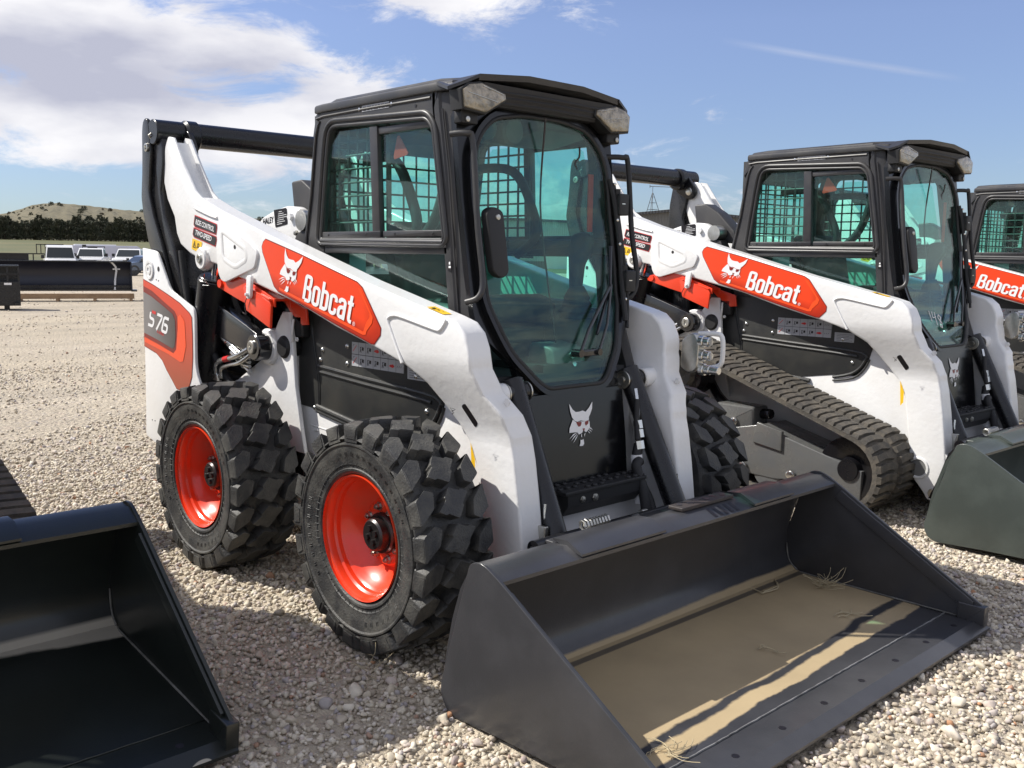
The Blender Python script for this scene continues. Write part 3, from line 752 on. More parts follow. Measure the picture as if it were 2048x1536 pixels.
def make_arm(root, sgn, detail):
    Y = lambda y: sgn * y
    mb = MB()
    def pr(poly, a, b, ra, rb):
        # a outer, b inner (absolute y)
        if sgn < 0: mb.prism(poly, -a, -b, ra, XZ, rb)
        else: mb.prism(poly, b, a, rb, XZ, ra)
    pr(ARM_F, .600, .584, .012, 0); pr(ARM_F, .506, .490, 0, .012)
    core = [(-2.13, 1.935), (-2.085, 1.945), (-1.985, 1.812), (-1.868, 1.670), (-1.800, 1.642), (-1.780, 1.6578)] + ARM_F[5:]
    pr(core, .584, .506, 0, 0)
    # gusset with raised rim
    G = rounded([(-1.57, 1.54), (-1.36, 1.475), (-1.262, 1.436), (-1.205, 1.395), (-1.236, 1.325), (-1.519, 1.253), (-1.560, 1.262), (-1.588, 1.30), (-1.60, 1.40)], .02, 3)
    pr(G, .611, .600, .004, 0)
    # boss with pin at the cylinder
    mb.cyl((-1.751, Y(.49), 1.363), (-1.751, Y(.622), 1.363), .055, 28, ch=.006)
    mb.prism(rounded([(-1.80, 1.40), (-1.70, 1.40), (-1.69, 1.35), (-1.735, 1.30), (-1.79, 1.31)], .02, 3), Y(.585), Y(.607), .003)
    arm = obj('lift_arm', bend(slice_z(mb, [.77, .80, .83, .86, .89, .92, .95, .98, 1.01, 1.04])), M['white'], root, smooth=32)
    # weld beads
    mb = MB()
    yb = .6015
    mb.tube([(-.146, Y(yb), .99), (-.20, Y(yb), 1.08), (-.234, Y(yb), 1.141), (-.225, Y(yb), 1.158), (-.20, Y(yb), 1.165), (-.151, Y(yb), 1.163), (.040, Y(yb), 1.130), (.075, Y(yb), 1.128), (.098, Y(yb), 1.147), (.112, Y(yb), 1.166)], .0068, 8, 6)
    mb.tube([(-1.83, Y(yb), 1.608), (-1.78, Y(yb), 1.595), (-1.66, Y(yb), 1.566), (-1.60, Y(yb), 1.556)], .007, 8, 3)
    obj('weld_bead', mb, M['white'], arm, smooth=60)
    # triangular cut-out pocket on the gusset: raised ring
    tri = rounded([(-1.545, 1.500), (-1.535, 1.362), (-1.413, 1.322), (-1.302, 1.360), (-1.31, 1.412)], .03, 4)
    mb = MB(); n = len(tri); tri = ccw(tri)
    ring = [(u, v, .612) for u, v in tri]; r2 = [(u, v, .6112) for u, v in inset(tri, -.010)]; r3 = [(u, v, .6165) for u, v in inset(tri, .004)]; r4 = [(u, v, .6118) for u, v in inset(tri, .014)]
    vs = [(u, Y(w), v) for r_ in (r2, r3, r4) for u, v, w in r_]; fs = []
    for k in range(2):
        for i in range(n): j = (i + 1) % n; fs.append((k * n + i, k * n + j, (k + 1) * n + j, (k + 1) * n + i))
    mb.add(vs, fs); obj('gusset_rim', mb, M['white'], arm, smooth=60)
    mb = MB()
    # holes and slot: dark plates on the face, coloured as the shade inside
    mb.cyl((-1.413, Y(.6100), 1.419), (-1.413, Y(.6122), 1.419), .010, 14)
    sl_ = rounded([(.186, .880), (.206, .892), (.276, .833), (.262, .815)], .012, 3)
    mb.prism(sl_, Y(.598), Y(.6012))
    obj('dark_hole_plate', bend(slice_z(mb, [.83, .86, .89])), M['dec_b'], arm, smooth=0)
    # torque tube between the legs, seen as a hole in the leg
    mb = MB()
    mb.lathe((.368, 0, .288), (0, sgn, 0), [(.046, .5), (.046, .601), (.050, .6075), (.060, .6065), (.064, .6005)], 32, cap=False)
    obj('tube_collar', bend(mb), M['white'], arm, smooth=40)
    mb = MB(); mb.lathe((.368, 0, .288), (0, sgn, 0), [(.0459, .6003), (.0459, .6012)], 32); obj('tube_bore', bend(mb), M['interior_l'], arm, smooth=0)
    # pins
    mb = MB()
    for x, z, r_, y0 in ((-1.751, 1.363, .024, .622), (.462, .160, .028, .600)):
        mb.lathe((x, 0, z), (0, sgn, 0), [(r_, y0 - .01), (r_, y0 + .006), (r_ - .004, y0 + .009), (.012, y0 + .009), (.010, y0 + .004), (.001, y0 + .004)], 24)
    mb.bolt((-1.71, Y(.607), 1.382), (0, sgn, 0), .010, .010)
    obj('pivot_pin', bend(mb), M['steel'], arm, smooth=30)
    if detail: arm_decals(arm)
    return arm

def arm_decals(arm):
    y = -.6022; y2 = -.6036; y3 = -.605
    D = [(-1.144, 1.452), (-1.166, 1.440), (-1.178, 1.421), (-1.172, 1.396), (-1.078, 1.250), (-1.044, 1.228), (-.867, 1.186), (-.6, 1.114), (-.345, 1.050), (-.325, 1.050), (-.286, 1.086), (-.283, 1.112), (-.403, 1.262), (-.437, 1.282), (-.861, 1.388)]
    D = ccw(D)
    def flat(poly, yy): return ([(u, yy, v) for u, v in poly], [tuple(range(len(poly)))[::-1]])
    mb = MB(); mb.add(*flat(inset(D, -.004), y + .0006)); o = obj('decal_border', mb, M['dec_d'], arm, smooth=0, fix=False)
    mb = MB(); mb.add(*flat(D, y)); obj('decal', mb, decal_mat(), arm, smooth=0, fix=False)
    mb = MB(); mb.add(*flat([(-.372, 1.205), (-.330, 1.150), (-.336, 1.128), (-.372, 1.096), (-.395, 1.092), (-.376, 1.128), (-.352, 1.150), (-.352, 1.165), (-.430, 1.262), (-.41, 1.258)][::-1], y2))
    mb.add(*flat([(-1.035, 1.246), (-.395, 1.092), (-.372, 1.096), (-.380, 1.080), (-.40, 1.079), (-1.030, 1.233)][::-1], y2))
    obj('decal_chevron', mb, M['dec_o2'], arm, smooth=0, fix=False)
    # word and cat head
    eu = Vector((.358, 0, -.079)).normalized(); ev = Vector((.035, 0, .112)).normalized()
    mb = MB(); bold_word(mb, 'Bobcat', (-.843, y3, 1.197), eu, ev, .118, .372)
    pts, fs = text_mesh('®', .018, .018, .0); put(mb, pts, fs, (-.470, y3, 1.112), eu, ev)
    mw = mb; md = MB()
    cat(mw, md, (-1.045, y3, 1.242), eu * .165, ev * .185)
    obj('decal_lettering', mw, M['dec_w'], arm, smooth=0, fix=False); obj('emblem_eyes', md, M['dec_d'], arm, smooth=0, fix=False)
    # two name bars
    mb = MB(); mo = MB(); mw = MB()
    for (P, txt) in (([(-1.832, 1.571), (-1.608, 1.524), (-1.606, 1.512), (-1.618, 1.480), (-1.835, 1.519), (-1.846, 1.530)], 'RIDE CONTROL'), ([(-1.848, 1.511), (-1.616, 1.466), (-1.614, 1.452), (-1.628, 1.424), (-1.850, 1.470), (-1.860, 1.482)], 'TWO-SPEED')):
        P = ccw(P); mo.add(*flat(inset(P, -.004), y + .0004)); mb.add(*flat(P, y - .0004))
        a = Vector((P[0][0], 0, P[0][1]))
    e1 = Vector((.224, 0, -.046)).normalized(); e2 = Vector((.03, 0, .10)).normalized()
    for txt, o_, w_ in (('RIDE CONTROL', (-1.826, y2, 1.530), .196), ('TWO-SPEED', (-1.832, y2, 1.479), .172)):
        pts, fs = text_mesh(txt, w_, .026, .02, .15, 1.0); put(mw, pts, fs, o_, e1, e2)
    obj('name_bar_border', mo, M['dec_r'], arm, smooth=0, fix=False); obj('name_bar', mb, M['dec_b'], arm, smooth=0, fix=False)
    # warning stickers
    my = MB(); my.add(*flat([(-1.866, 1.461), (-1.764, 1.443), (-1.782, 1.387), (-1.880, 1.410)][::-1], y))
    my.add([(-.02, -.585, 1.206), (.075, -.585, 1.183), (.075, -.545, 1.183), (-.02, -.545, 1.206)], [(0, 1, 2, 3)])
    my.add([(.236, -.6022, .76), (.262, -.6022, .70), (.262, -.6022, .64), (.246, -.6022, .62)], [(3, 2, 1, 0)])
    mk = MB()
    o_ = Vector((-1.872, y2, 1.418))
    stroke(mk, [(.010, .004), (.022, .034), (.036, .004), (.010, .004)], .004, o_, e1, e2); stroke(mk, [(.050, .006), (.058, .030), (.070, .030), (.072, .006), (.062, .016), (.050, .006)], .005, o_, e1, e2)
    stroke(mk, [(.0215, .012), (.0215, .024)], .004, o_, e1, e2)
    obj('warning_sticker', bend(my), M['dec_y'], arm, smooth=0, fix=False)
    for q in range(3): mk.add([(.0 + q * .02, -.582 + .01 * q, 1.2035 - q * .0048), (.014 + q * .02, -.582 + .01 * q, 1.2003 - q * .0048), (.014 + q * .02, -.565, 1.2003 - q * .0048), (.0 + q * .02, -.565, 1.2035 - q * .0048)], [(0, 1, 2, 3)])
    obj('sticker_pictogram', mk, M['dec_b'], arm, smooth=0, fix=False)
    mh = MB(); e3 = Vector((1, 0, -.05)).normalized(); stroke(mh, [(0, .02), (.03, .02), (.018, .012), (.012, .012), (0, .02)], .0022, (.136, y, .835), e3, (0, 0, 1)); stroke(mh, [(.012, .0), (.012, .010), (.022, .006), (.012, .0)], .0022, (.136, y, .835), e3, (0, 0, 1))
    obj('stamped_mark', mh, M['dec_b'], arm, smooth=0, fix=False)
    obj('name_bar_lettering', mw, M['dec_w'], arm, smooth=0, fix=False)

_dm = []
def decal_mat():
    """orange print that turns to maroon towards the sticker's lower edge"""
    if _dm: return _dm[0]
    m = mat('decal_orange_to_maroon', (.7, .05, .012), .3); nt = m.node_tree; N = nt.nodes; L = nt.links; p = N['Principled BSDF']
    tc = N.new('ShaderNodeTexCoord'); sp = N.new('ShaderNodeSeparateXYZ'); L.new(tc.outputs['Object'], sp.inputs[0])
    def MM(op, a, b, c=False):
        x = N.new('ShaderNodeMath'); x.operation = op; x.use_clamp = c
        for i, v in ((0, a), (1, b)):
            if isinstance(v, (int, float)): x.inputs[i].default_value = v
            else: L.new(v, x.inputs[i])
        return x.outputs[0]
    h = MM('ADD', sp.outputs[2], MM('MULTIPLY', sp.outputs[0], .245))       # height above the sticker's own lower edge line
    lo = MM('DIVIDE', MM('SUBTRACT', h, .965), .075, True); en = MM('DIVIDE', MM('SUBTRACT', -.305, sp.outputs[0]), .09, True)
    k = MM('MULTIPLY', lo, MM('ADD', MM('MULTIPLY', en, .7), .3))
    mx = N.new('ShaderNodeMix'); mx.data_type = 'RGBA'; L.new(k, mx.inputs['Factor']); mx.inputs['A'].default_value = (.34, .020, .008, 1); mx.inputs['B'].default_value = (.80, .060, .014, 1)
    L.new(mx.outputs['Result'], p.inputs['Base Color']); _dm.append(m); return m
_pm = []
def side_decal_mat():
    if _pm: return _pm[0]
    m = mat('side_decal_grey_fade', (.1, .1, .1), .3); nt = m.node_tree; N = nt.nodes; L = nt.links; p = N['Principled BSDF']
    tc = N.new('ShaderNodeTexCoord'); sp = N.new('ShaderNodeSeparateXYZ'); L.new(tc.outputs['Object'], sp.inputs[0])
    mr = N.new('ShaderNodeMapRange'); mr.inputs['From Min'].default_value = -2.3; mr.inputs['From Max'].default_value = -1.90; L.new(sp.outputs[0], mr.inputs['Value'])
    mx = N.new('ShaderNodeMix'); mx.data_type = 'RGBA'; L.new(mr.outputs[0], mx.inputs['Factor']); mx.inputs['A'].default_value = (.20, .19, .19, 1); mx.inputs['B'].default_value = (.035, .028, .028, 1)
    L.new(mx.outputs['Result'], p.inputs['Base Color']); _pm.append(m); return m

# ------------------------------------------------------------------ the loader
def flatY(poly, yy): 
    p = ccw(poly); return ([(u, yy, v) for u, v in p], [tuple(range(len(p)))[::-1]])
def make_body(root, wheeled):
    # ---- chassis (white)
    mb = MB()
    ch = [(-2.20, .28), (-2.20, .62), (-1.95, .70), (-1.45, .80), (-1.30, .90), (-1.27, .99), (-1.20, 1.06), (-1.17, 1.10), (-1.08, 1.10), (-1.05, .75), (-.985, .69), (-.15, .71), (-.085, .80), (-.05, .93), (.08, .95), (.20, .86), (.255, .62), (.262, .26), (.10, .20), (-2.0, .20)]
    for s_ in (-1, 1): mb.prism(ch, s_ * .452, s_ * .43, .003)
    mb.box(-2.1, .20, -.43, .43, .20, .30)
    mb.box(-2.18, -2.10, -.43, .43, .28, .60)
    cs = obj('chassis', mb, M['white'], root, smooth=30)
    mb = MB()
    for s_ in (-1, 1):
        for a, b in (((-1.18, .635), (-1.175, .67)), ((-1.00, .60), (-.97, .605))): mb.tube([(a[0], s_ * .453, a[1]), (b[0], s_ * .453, b[1])], .007, 6)
        mb.tube([(-1.03, s_ * .4525, .62), (-.60, s_ * .4525, .60)], .003, 6); mb.tube([(-1.42, s_ * .453, .83), (-1.28, s_ * .453, .89)], .006, 6)
        for x, z in ((-.84, .605), (-.60, .58), (-.95, .40), (.12, .80), (.16, .60)): mb.lathe((x, s_ * .452, z), (0, s_, 0), [(.006, 0), (.006, .003), (.001, .004)], 10)
    obj('weld_bead', mb, M['white'], cs, smooth=60)
    # axle housings / fender inner
    mb = MB()
    if wheeled:
        for x in (0, -1.245):
            for s_ in (-1, 1): mb.cyl((x, s_ * .43, .405), (x, s_ * .70, .405), .10, 24); mb.cyl((x, s_ * .43, .405), (x, s_ * .47, .405), .17, 24)
        obj('axle_housing', mb, M['black'], root, smooth=30)
    # ---- stanchions: outer white uprights that carry the arm links
    for s_ in (-1, 1):
        mb = MB()
        st = [(-1.76, .73), (-1.60, .775), (-1.36, .895), (-1.27, .935), (-1.26, 1.00), (-1.20, 1.085), (-1.16, 1.13), (-1.10, 1.13), (-1.08, 1.02), (-1.06, .80), (-1.02, .62), (-.99, .50), (-1.7, .50)]
        mb.prism(st, s_ * .515, s_ * .495, .004)
        mb.box(-1.30, -1.12, s_ * .45, s_ * .50, .60, .98, .01)
        mb.cyl((-1.28, s_ * .45, .962), (-1.28, s_ * .535, .962), .085, 28, ch=.008)
        obj('stanchion', mb, M['white'], root, smooth=30)
    # ---- rear uprights with the printed side panel
    for s_ in (-1, 1):
        mb = MB()
        pn = [(-2.335, 1.412), (-2.185, 1.399), (-2.150, 1.382), (-2.014, 1.202), (-1.770, 1.125), (-1.750, 1.105), (-1.745, 1.07), (-1.752, .845), (-1.735, .79), (-1.70, .74), (-1.78, .60), (-2.05, .42), (-2.20, .367), (-2.375, .405), (-2.36, .60)]
        pn = rounded(pn, [.01, .02, .03, .05, .03, .02, .02, .03, .02, .03, .05, .03, .03, .02, .0], 3)
        mb.prism(pn, s_ * .660, s_ * .645, .004)
        mb.box(-2.36, -2.30, s_ * .40, s_ * .65, .42, 1.38, .005)
        side = obj('rear_side_panel', mb, M['white'], root, smooth=30)
        mb = MB()
        mb.lathe((-2.252, 0, 1.300), (0, s_, 0), [(.055, .659), (.050, .667), (.036, .667), (.034, .662), (.024, .662), (.024, .670), (.012, .670), (.010, .666), (.001, .666)], 32)
        obj('pivot_boss', mb, M['white'], side, smooth=30)
        mb = MB(); mb.lathe((-2.143, 0, 1.305), (0, s_, 0), [(.013, .660), (.013, .6612)], 16)
        for x, z in ((-2.175, 1.25), (-2.148, 1.245), (-2.285, .50), (-2.25, .50)): mb.lathe((x, 0, z), (0, s_, 0), [(.004, .660), (.004, .6612)], 8)
        obj('panel_hole', mb, M['dec_b'], side, smooth=0)
        if wheeled and s_ < 0:
            y = -.6622
            O = [(-2.333, 1.246), (-2.199, 1.217), (-2.026, 1.173), (-1.900, 1.138), (-1.800, 1.096), (-1.775, 1.075), (-1.772, .98), (-1.776, .879), (-1.793, .780), (-1.822, .735), (-1.88, .698), (-1.969, .705), (-2.02, .745), (-2.081, .79), (-2.13, .836), (-2.20, .868), (-2.348, .895)]
            mb = MB(); mb.add(*flatY(inset(ccw(O), -.004), y + .0005)); obj('decal_border', mb, M['dec_d'], side, smooth=0, fix=False)
            mb = MB(); mb.add(*flatY(O, y)); obj('decal', mb, side_orange_mat(), side, smooth=0, fix=False)
            mb = MB(); mb.add(*flatY([(-2.334, 1.213), (-2.226, 1.190), (-2.087, 1.140), (-1.963, 1.098), (-1.935, 1.069), (-1.938, .96), (-1.962, .895), (-1.995, .884), (-2.174, .918), (-2.344, .945)], y - .0008)); obj('decal_dark_band', mb, M['dec_d'], side, smooth=0, fix=False)
            mb = MB(); mb.add(*flatY([(-2.339, .940), (-2.175, .914), (-1.989, .882), (-1.955, .905), (-1.931, 1.014), (-1.929, 1.069), (-1.896, 1.085), (-1.850, 1.05), (-1.843, .928), (-1.880, .850), (-1.913, .843), (-2.048, .872), (-2.341, .915)], y - .0014)); obj('decal_chevron', mb, M['dec_o2'], side, smooth=0, fix=False)
            mb = MB(); mb.add(*flatY([(-2.335, 1.183), (-2.24, 1.163), (-2.10, 1.120), (-1.985, 1.083), (-1.958, 1.053), (-1.956, .97), (-1.972, .918), (-1.997, .905), (-2.174, .938), (-2.343, .965)], y - .002)); obj('decal_grey_field', mb, side_decal_mat(), side, smooth=0, fix=False)
            mw = MB(); mr = MB(); mx_ = MB(); o_ = Vector((-2.290, y - .003, 1.012)); eu = Vector((.262, 0, -.038)).normalized(); ev = Vector((.045, 0, .10)).normalized(); w = .017
            def ch_(pts, dx, r_=.016): strip(mw, path([(dx + a * .058, b * .082) for a, b in pts], r_, 4), w, o_, eu, ev)
            ch_([(-.05, .02), (.95, .02), (1, .50), (.08, .53), (.10, .93)], .008); strip(mx_, [(.027, .0815), (.074, .0815)], w, o_, eu, ev); obj('lettering_accent', mx_, M['dec_r'], side, smooth=0, fix=False)
            ch_([(0, .98), (1.05, .98), (.95, .75), (.30, -.08)], .093, .02); ch_([(1.05, .98), (.10, .98), (.0, .02), (.98, .02), (1, .50), (.28, .52)], .172)
            obj('model_lettering', mw, M['dec_w'], side, smooth=0, fix=False)
            pts, fs = text_mesh('R-SERIES', .085, .016, .01, .1); put(mr, pts, fs, (-2.178, y - .003, .975), eu, ev)
            obj('series_lettering', mr, M['dec_r'], side, smooth=0, fix=False)
    # ---- engine bay, tailgate
    mb = MB()
    mb.prism([(-2.25, .30), (-2.25, 1.30), (-2.05, 1.34), (-1.10, 1.30), (-1.06, .60), (-1.06, .30)], -.40, .40, .02)
    obj('engine_cover', mb, M['black'], root, smooth=30)
    mb = MB(); mb.prism(rounded([(-2.40, .45), (-2.26, .40), (-2.26, 1.28), (-2.37, 1.25)], .03, 3), -.62, .62, .01)
    tg = obj('tailgate', mb, M['white'], root, smooth=30)
    mb = MB()
    for k in range(9): mb.box(-2.41, -2.385, -.36, .36, .62 + k * .055, .64 + k * .055)
    obj('grille', mb, M['plastic'], tg, smooth=0)
    # ---- upper bracket with the dealer plate and the dark shroud behind the cab
    mb = MB()
    H = [(-1.82, 1.485), (-1.72, 1.568), (-1.60, 1.602), (-1.475, 1.622), (-1.40, 1.617), (-1.345, 1.59), (-1.325, 1.56), (-1.35, 1.48), (-1.40, 1.36), (-1.60, 1.30), (-1.82, 1.30)]
    mb.prism(rounded(H, .02, 2), -.300, -.245, .006); mb.cyl((-1.428, -.30, 1.568), (-1.428, -.318, 1.568), .018, 6)
    hb = obj('data_plate_bracket', mb, M['white'], root, smooth=30)
    mb = MB(); mb.add(*flatY([(-1.597, 1.603), (-1.592, 1.606), (-1.480, 1.613), (-1.472, 1.606), (-1.468, 1.537), (-1.476, 1.533), (-1.581, 1.520), (-1.586, 1.528)], -.3015)); dp = obj('data_plate', mb, M['dec_b'], hb, smooth=0, fix=False)
    mb = MB()
    e1 = Vector((.12, 0, .010)).normalized(); e2 = Vector((.03, 0, .1)).normalized()
    for k in range(7): stroke(mb, [(.012, .012 + k * .0105), (.012 + [.05, .075, .06, .085, .08, .05, .03][k], .012 + k * .0105)], .0028, (-1.582, -.3028, 1.522), e1, e2)
    obj('plate_print', mb, M['dec_w'], dp, smooth=0, fix=False)
    mb = MB(); pts, fs = text_mesh('HALEY', .105, .030, .02); put(mb, pts, fs, (-1.706, -.3015, 1.535), Vector((.12, 0, .012)).normalized(), (0, 0, 1)); obj('dealer_lettering', mb, M['dec_b'], hb, smooth=0, fix=False)
    mb = MB(); mb.prism(rounded([(-1.542, 1.745), (-1.45, 1.752), (-1.34, 1.69), (-1.20, 1.56), (-1.18, 1.48), (-1.50, 1.50), (-1.52, 1.60)], .012, 2), -.235, -.12, .01)
    mb.prism([(-1.36, 1.48), (-1.30, 1.51), (-1.25, 1.50), (-1.2, 1.40), (-1.42, 1.40)], -.32, -.24, .005)
    obj('intake_shroud', mb, M['cab'], root, smooth=30)
    mb = MB(); mb.bolt((-1.375, -.305, 1.49), (0, -1, 0), .012, .014); mb.cyl((-1.30, -.33, 1.55), (-1.30, -.25, 1.55), .05, 16); obj('fastener', mb, M['steel'], hb, smooth=30)
    # ---- dark side covers with pressed ribs
    for s_ in (-1, 1):
        mb = MB(); Y = lambda v: s_ * v
        pn = [(-1.235, 1.14), (-1.02, 1.14), (-.06, 1.14), (-.04, .93), (-.085, .81), (-.12, .772), (-.178, .725), (-.62, .655), (-.70, .652), (-1.0, .700), (-1.151, .706), (-1.203, .722), (-1.225, .80)]
        mb.prism(pn, Y(.456), Y(.4525), .002)
        for a in ([(-.955, .897), (-.60, .876), (-.30, .862), (-.125, .848), (-.090, .822)], [(-.945, .872), (-.60, .852), (-.30, .838), (-.15, .826)], [(-.955, .900), (-.955, .86)]): mb.tube([(x, Y(.456), z) for x, z in a], .0085, 8, 2)
        mb.tube([(-.095, Y(.456), .822), (-.125, Y(.456), .768), (-.185, Y(.456), .722), (-.30, Y(.456), .692)], .009, 8, 3)
        mb.tube([(-.075, Y(.456), .815), (-.105, Y(.456), .755), (-.17, Y(.456), .700), (-.30, Y(.456), .672)], .006, 8, 3)
        mb.tube([(-.97, Y(.457), .712), (-.62, Y(.457), .668), (-.45, Y(.457), .655)], .013, 10); mb.tube([(-.97, Y(.455), .694), (-.62, Y(.455), .650)], .011, 10)
        mb.tube([(-1.014, Y(.4565), 1.13), (-.985, Y(.4565), .97), (-.963, Y(.4565), .897), (-.948, Y(.4565), .81), (-.952, Y(.4565), .72)], .005, 6, 2)
        side = obj('side_cover', mb, M['panel'], root, smooth=35)
        mb = MB()
        mb.tube([(-1.024, Y(.457), 1.13), (-.995, Y(.457), .97), (-.973, Y(.457), .897), (-.958, Y(.457), .81), (-.96, Y(.457), .72)], .003, 6, 2)
        mb.cyl((-1.15, Y(.45), .97), (-1.15, Y(.53), .97), .052, 24, ch=.01); mb.box(-1.225, -1.12, Y(.45), Y(.51), .925, 1.012, .02)
        obj('cover_seal', mb, M['plastic'], side, smooth=35)
        mb = MB()
        for x, z in ((-.921, .971), (-.938, .926), (-.727, 1.002), (-.728, .927), (-.249, .919), (-.181, .788), (-1.168, .729), (-.992, .704)):
            mb.lathe((x, Y(.456), z), (0, s_, 0), [(.0115, 0), (.0105, .004), (.006, .0075), (.001, .0085)], 14)
        obj('cover_bolts', mb, M['galv'], side, smooth=50)
        if s_ < 0:
            y = -.4575
            mb = MB(); mb.add(*flatY([(-.690, 1.024), (-.694, .922), (-.325, .922), (-.321, 1.024)], y)); mb.add(*flatY([(-.303, .958), (-.303, .904), (-.178, .904), (-.176, .958)], y)); sh = obj('instruction_sticker', mb, M['dec_s'], side, smooth=0, fix=False)
            mb = MB(); mr_ = MB(); rnd = random.Random(3); o_ = (-.694, y - .0012, .922); X1 = (1, 0, 0); Z1 = (0, 0, 1)
            stroke(mb, [(0, .0505), (.37, .0505)], .0022, o_, X1, Z1)
            for k in range(8): stroke(mb, [(k * .0525 + .001, .0), (k * .0525 + .001, .102)], .0016, o_, X1, Z1)
            for r_ in (0, 1):
                for k in range(7):
                    cx, cz = k * .0525 + .026, r_ * .051 + .024
                    if k == 0: stroke(mr_, [(cx - .014, cz - .012), (cx + .014, cz + .014)], .003, o_, X1, Z1); stroke(mb, [(cx - .012, cz + .012), (cx - .004, cz + .018)], .0025, o_, X1, Z1)
                    elif (k == 5 and r_ == 0) or (k == 3 and r_ == 1): poly_uv(mr_, [(cx - .018, cz - .003), (cx + .006, cz - .008), (cx + .018, cz - .002), (cx + .008, cz + .007), (cx - .014, cz + .003)], o_, X1, Z1)
                    elif k == 6:
                        for q in range(3): stroke(mb, [(cx - .018 + q * .012, cz - .004), (cx - .012 + q * .012, cz + .004)], .0018, o_, X1, Z1)
                    else:
                        stroke(mb, [(cx - .014, cz - .014), (cx - .010, cz), (cx - .012, cz + .010)], .0036, o_, X1, Z1); stroke(mb, [(cx - .010, cz), (cx - .004, cz - .014)], .0026, o_, X1, Z1)
                        poly_uv(mb, [(cx - .002, cz - .004), (cx + .012, cz - .006), (cx + .014, cz + .008), (cx + .002, cz + .010)], o_, X1, Z1); stroke(mb, [(cx - .012, cz + .006), (cx - .002, cz + .010)], .0022, o_, X1, Z1)
            for k in range(5): stroke(mb, [(.405, -.010 + k * .009), (.505 - (k % 2) * .02, -.010 + k * .009)], .0016, o_, X1, Z1)
            obj('pictograms', mb, M['dec_b'], sh, smooth=0, fix=False); obj('red_pictograms', mr_, M['dec_r'], sh, smooth=0, fix=False)
    # ---- rear links, cross tube
    for s_ in (-1, 1):
        mb = MB(); Y = lambda v: s_ * v
        L1 = [(-2.36, 2.01), (-2.345, 2.065), (-2.31, 2.085), (-2.28, 2.06), (-2.268, 1.99), (-2.262, 1.90), (-2.275, 1.84), (-2.30, 1.70), (-2.255, 1.58), (-2.17, 1.44), (-2.08, 1.25), (-2.03, 1.13), (-2.08, 1.09), (-2.17, 1.16), (-2.24, 1.30), (-2.33, 1.46), (-2.38, 1.60), (-2.395, 1.68), (-2.375, 1.80), (-2.365, 1.90)]
        mb.prism(rounded(L1, .02, 2), Y(.632), Y(.612), .004)
        L2 = [(-2.30, 2.0), (-2.20, 2.0), (-2.16, 1.93), (-2.16, 1.84), (-2.20, 1.70), (-2.17, 1.58), (-2.08, 1.44), (-1.99, 1.22), (-1.97, 1.10), (-2.09, 1.09), (-2.17, 1.20), (-2.24, 1.40), (-2.34, 1.62), (-2.34, 1.80)]
        mb.prism(rounded(L2, .02, 2), Y(.611), Y(.470), .012)
        mb.cyl((-2.135, Y(.46), 1.90), (-2.135, Y(.485), 1.90), .062, 24, ch=.006)
        lk = obj('rear_link', mb, M['link'], root, smooth=30)
        mb = MB(); mb.lathe((-2.295, 0, 1.93), (0, s_, 0), [(.022, .628), (.022, .642), (.013, .644), (.011, .637), (.001, .637)], 20)
        mb.tube([(-2.26, Y(.628), 1.975), (-2.255, Y(.64), 1.99), (-2.25, Y(.628), 2.0)], .004, 6)
        mb.lathe((-2.135, 0, 1.90), (0, -s_, 0), [(.030, -.460), (.030, -.452), (.024, -.449), (.001, -.449)], 24)
        obj('link_pin', mb, M['steel'], lk, smooth=30)
        mb = MB()
        # front control link, from the rear frame down to the stanchion
        a = Vector((-2.02, Y(.545), 1.16)); b = Vector((-1.285, Y(.545), .962))
        d = (b - a).normalized(); n_ = Vector((-d.z, 0, d.x))
        P = [(a + n_ * .07 - d * .07), (a + n_ * .075 + d * .25), (b + n_ * .062 - d * .12), (b + n_ * .055 + d * .03), (b - n_ * .05 + d * .05), (b - n_ * .062 - d * .10), (a - n_ * .085 + d * .25), (a - n_ * .08 - d * .05)]
        mb.prism(rounded([(p.x, p.z) for p in P], .025, 3), Y(.575), Y(.520), .006)
        mb.cyl((-1.285, Y(.49), .962), (-1.285, Y(.60), .962), .062, 28, ch=.006)
        mb.box(-2.15, -2.02, Y(.60), Y(.50), 1.13, 1.25, .02)
        cl = obj('control_link', mb, M['gloss'], root, smooth=30)
        mb = MB()
        for x, z, r_, y0 in ((-1.290, .962, .032, .602), (-2.085, 1.20, .024, .602)): mb.lathe((x, 0, z), (0, s_, 0), [(r_, y0 - .01), (r_, y0 + .006), (r_ - .005, y0 + .009), (.014, y0 + .009), (.012, y0 + .002), (.001, y0 + .002)], 24)
        obj('link_pin', mb, M['steel'], cl, smooth=30)
        # lift cylinder
        mb = MB(); p0 = Vector((-1.905, Y(.56), .62)); p1 = Vector((-1.715, Y(.56), 1.262)); d = (p1 - p0).normalized()
        mb.cyl(p0, p1, .084, 36, ch=.004); mb.cyl(p1, p1 + d * .012, .078, 36, ch=.004); mb.cyl(p1 - d * .02, p1 - d * .012, .086, 36)
        mb.box(-2.0, -1.84, Y(.50), Y(.62), .52, .64, .02)
        lc = obj('lift_cylinder', mb, M['black'], root, smooth=30)
        mb = MB(); mb.cyl(p1, p1 + d * .10, .024, 20); obj('cylinder_rod', mb, M['chrome'], lc, smooth=30)
        mb = MB(); mb.tube([(-1.67, Y(.64), 1.29), (-1.675, Y(.64), 1.26), (-1.66, Y(.62), 1.235), (-1.69, Y(.64), 1.235)], .004, 6); obj('lock_wire', mb, M['galv'], lc, smooth=60)
        # hoses and pipes behind the cylinder
        mb = MB(); rnd = random.Random(5 + s_)
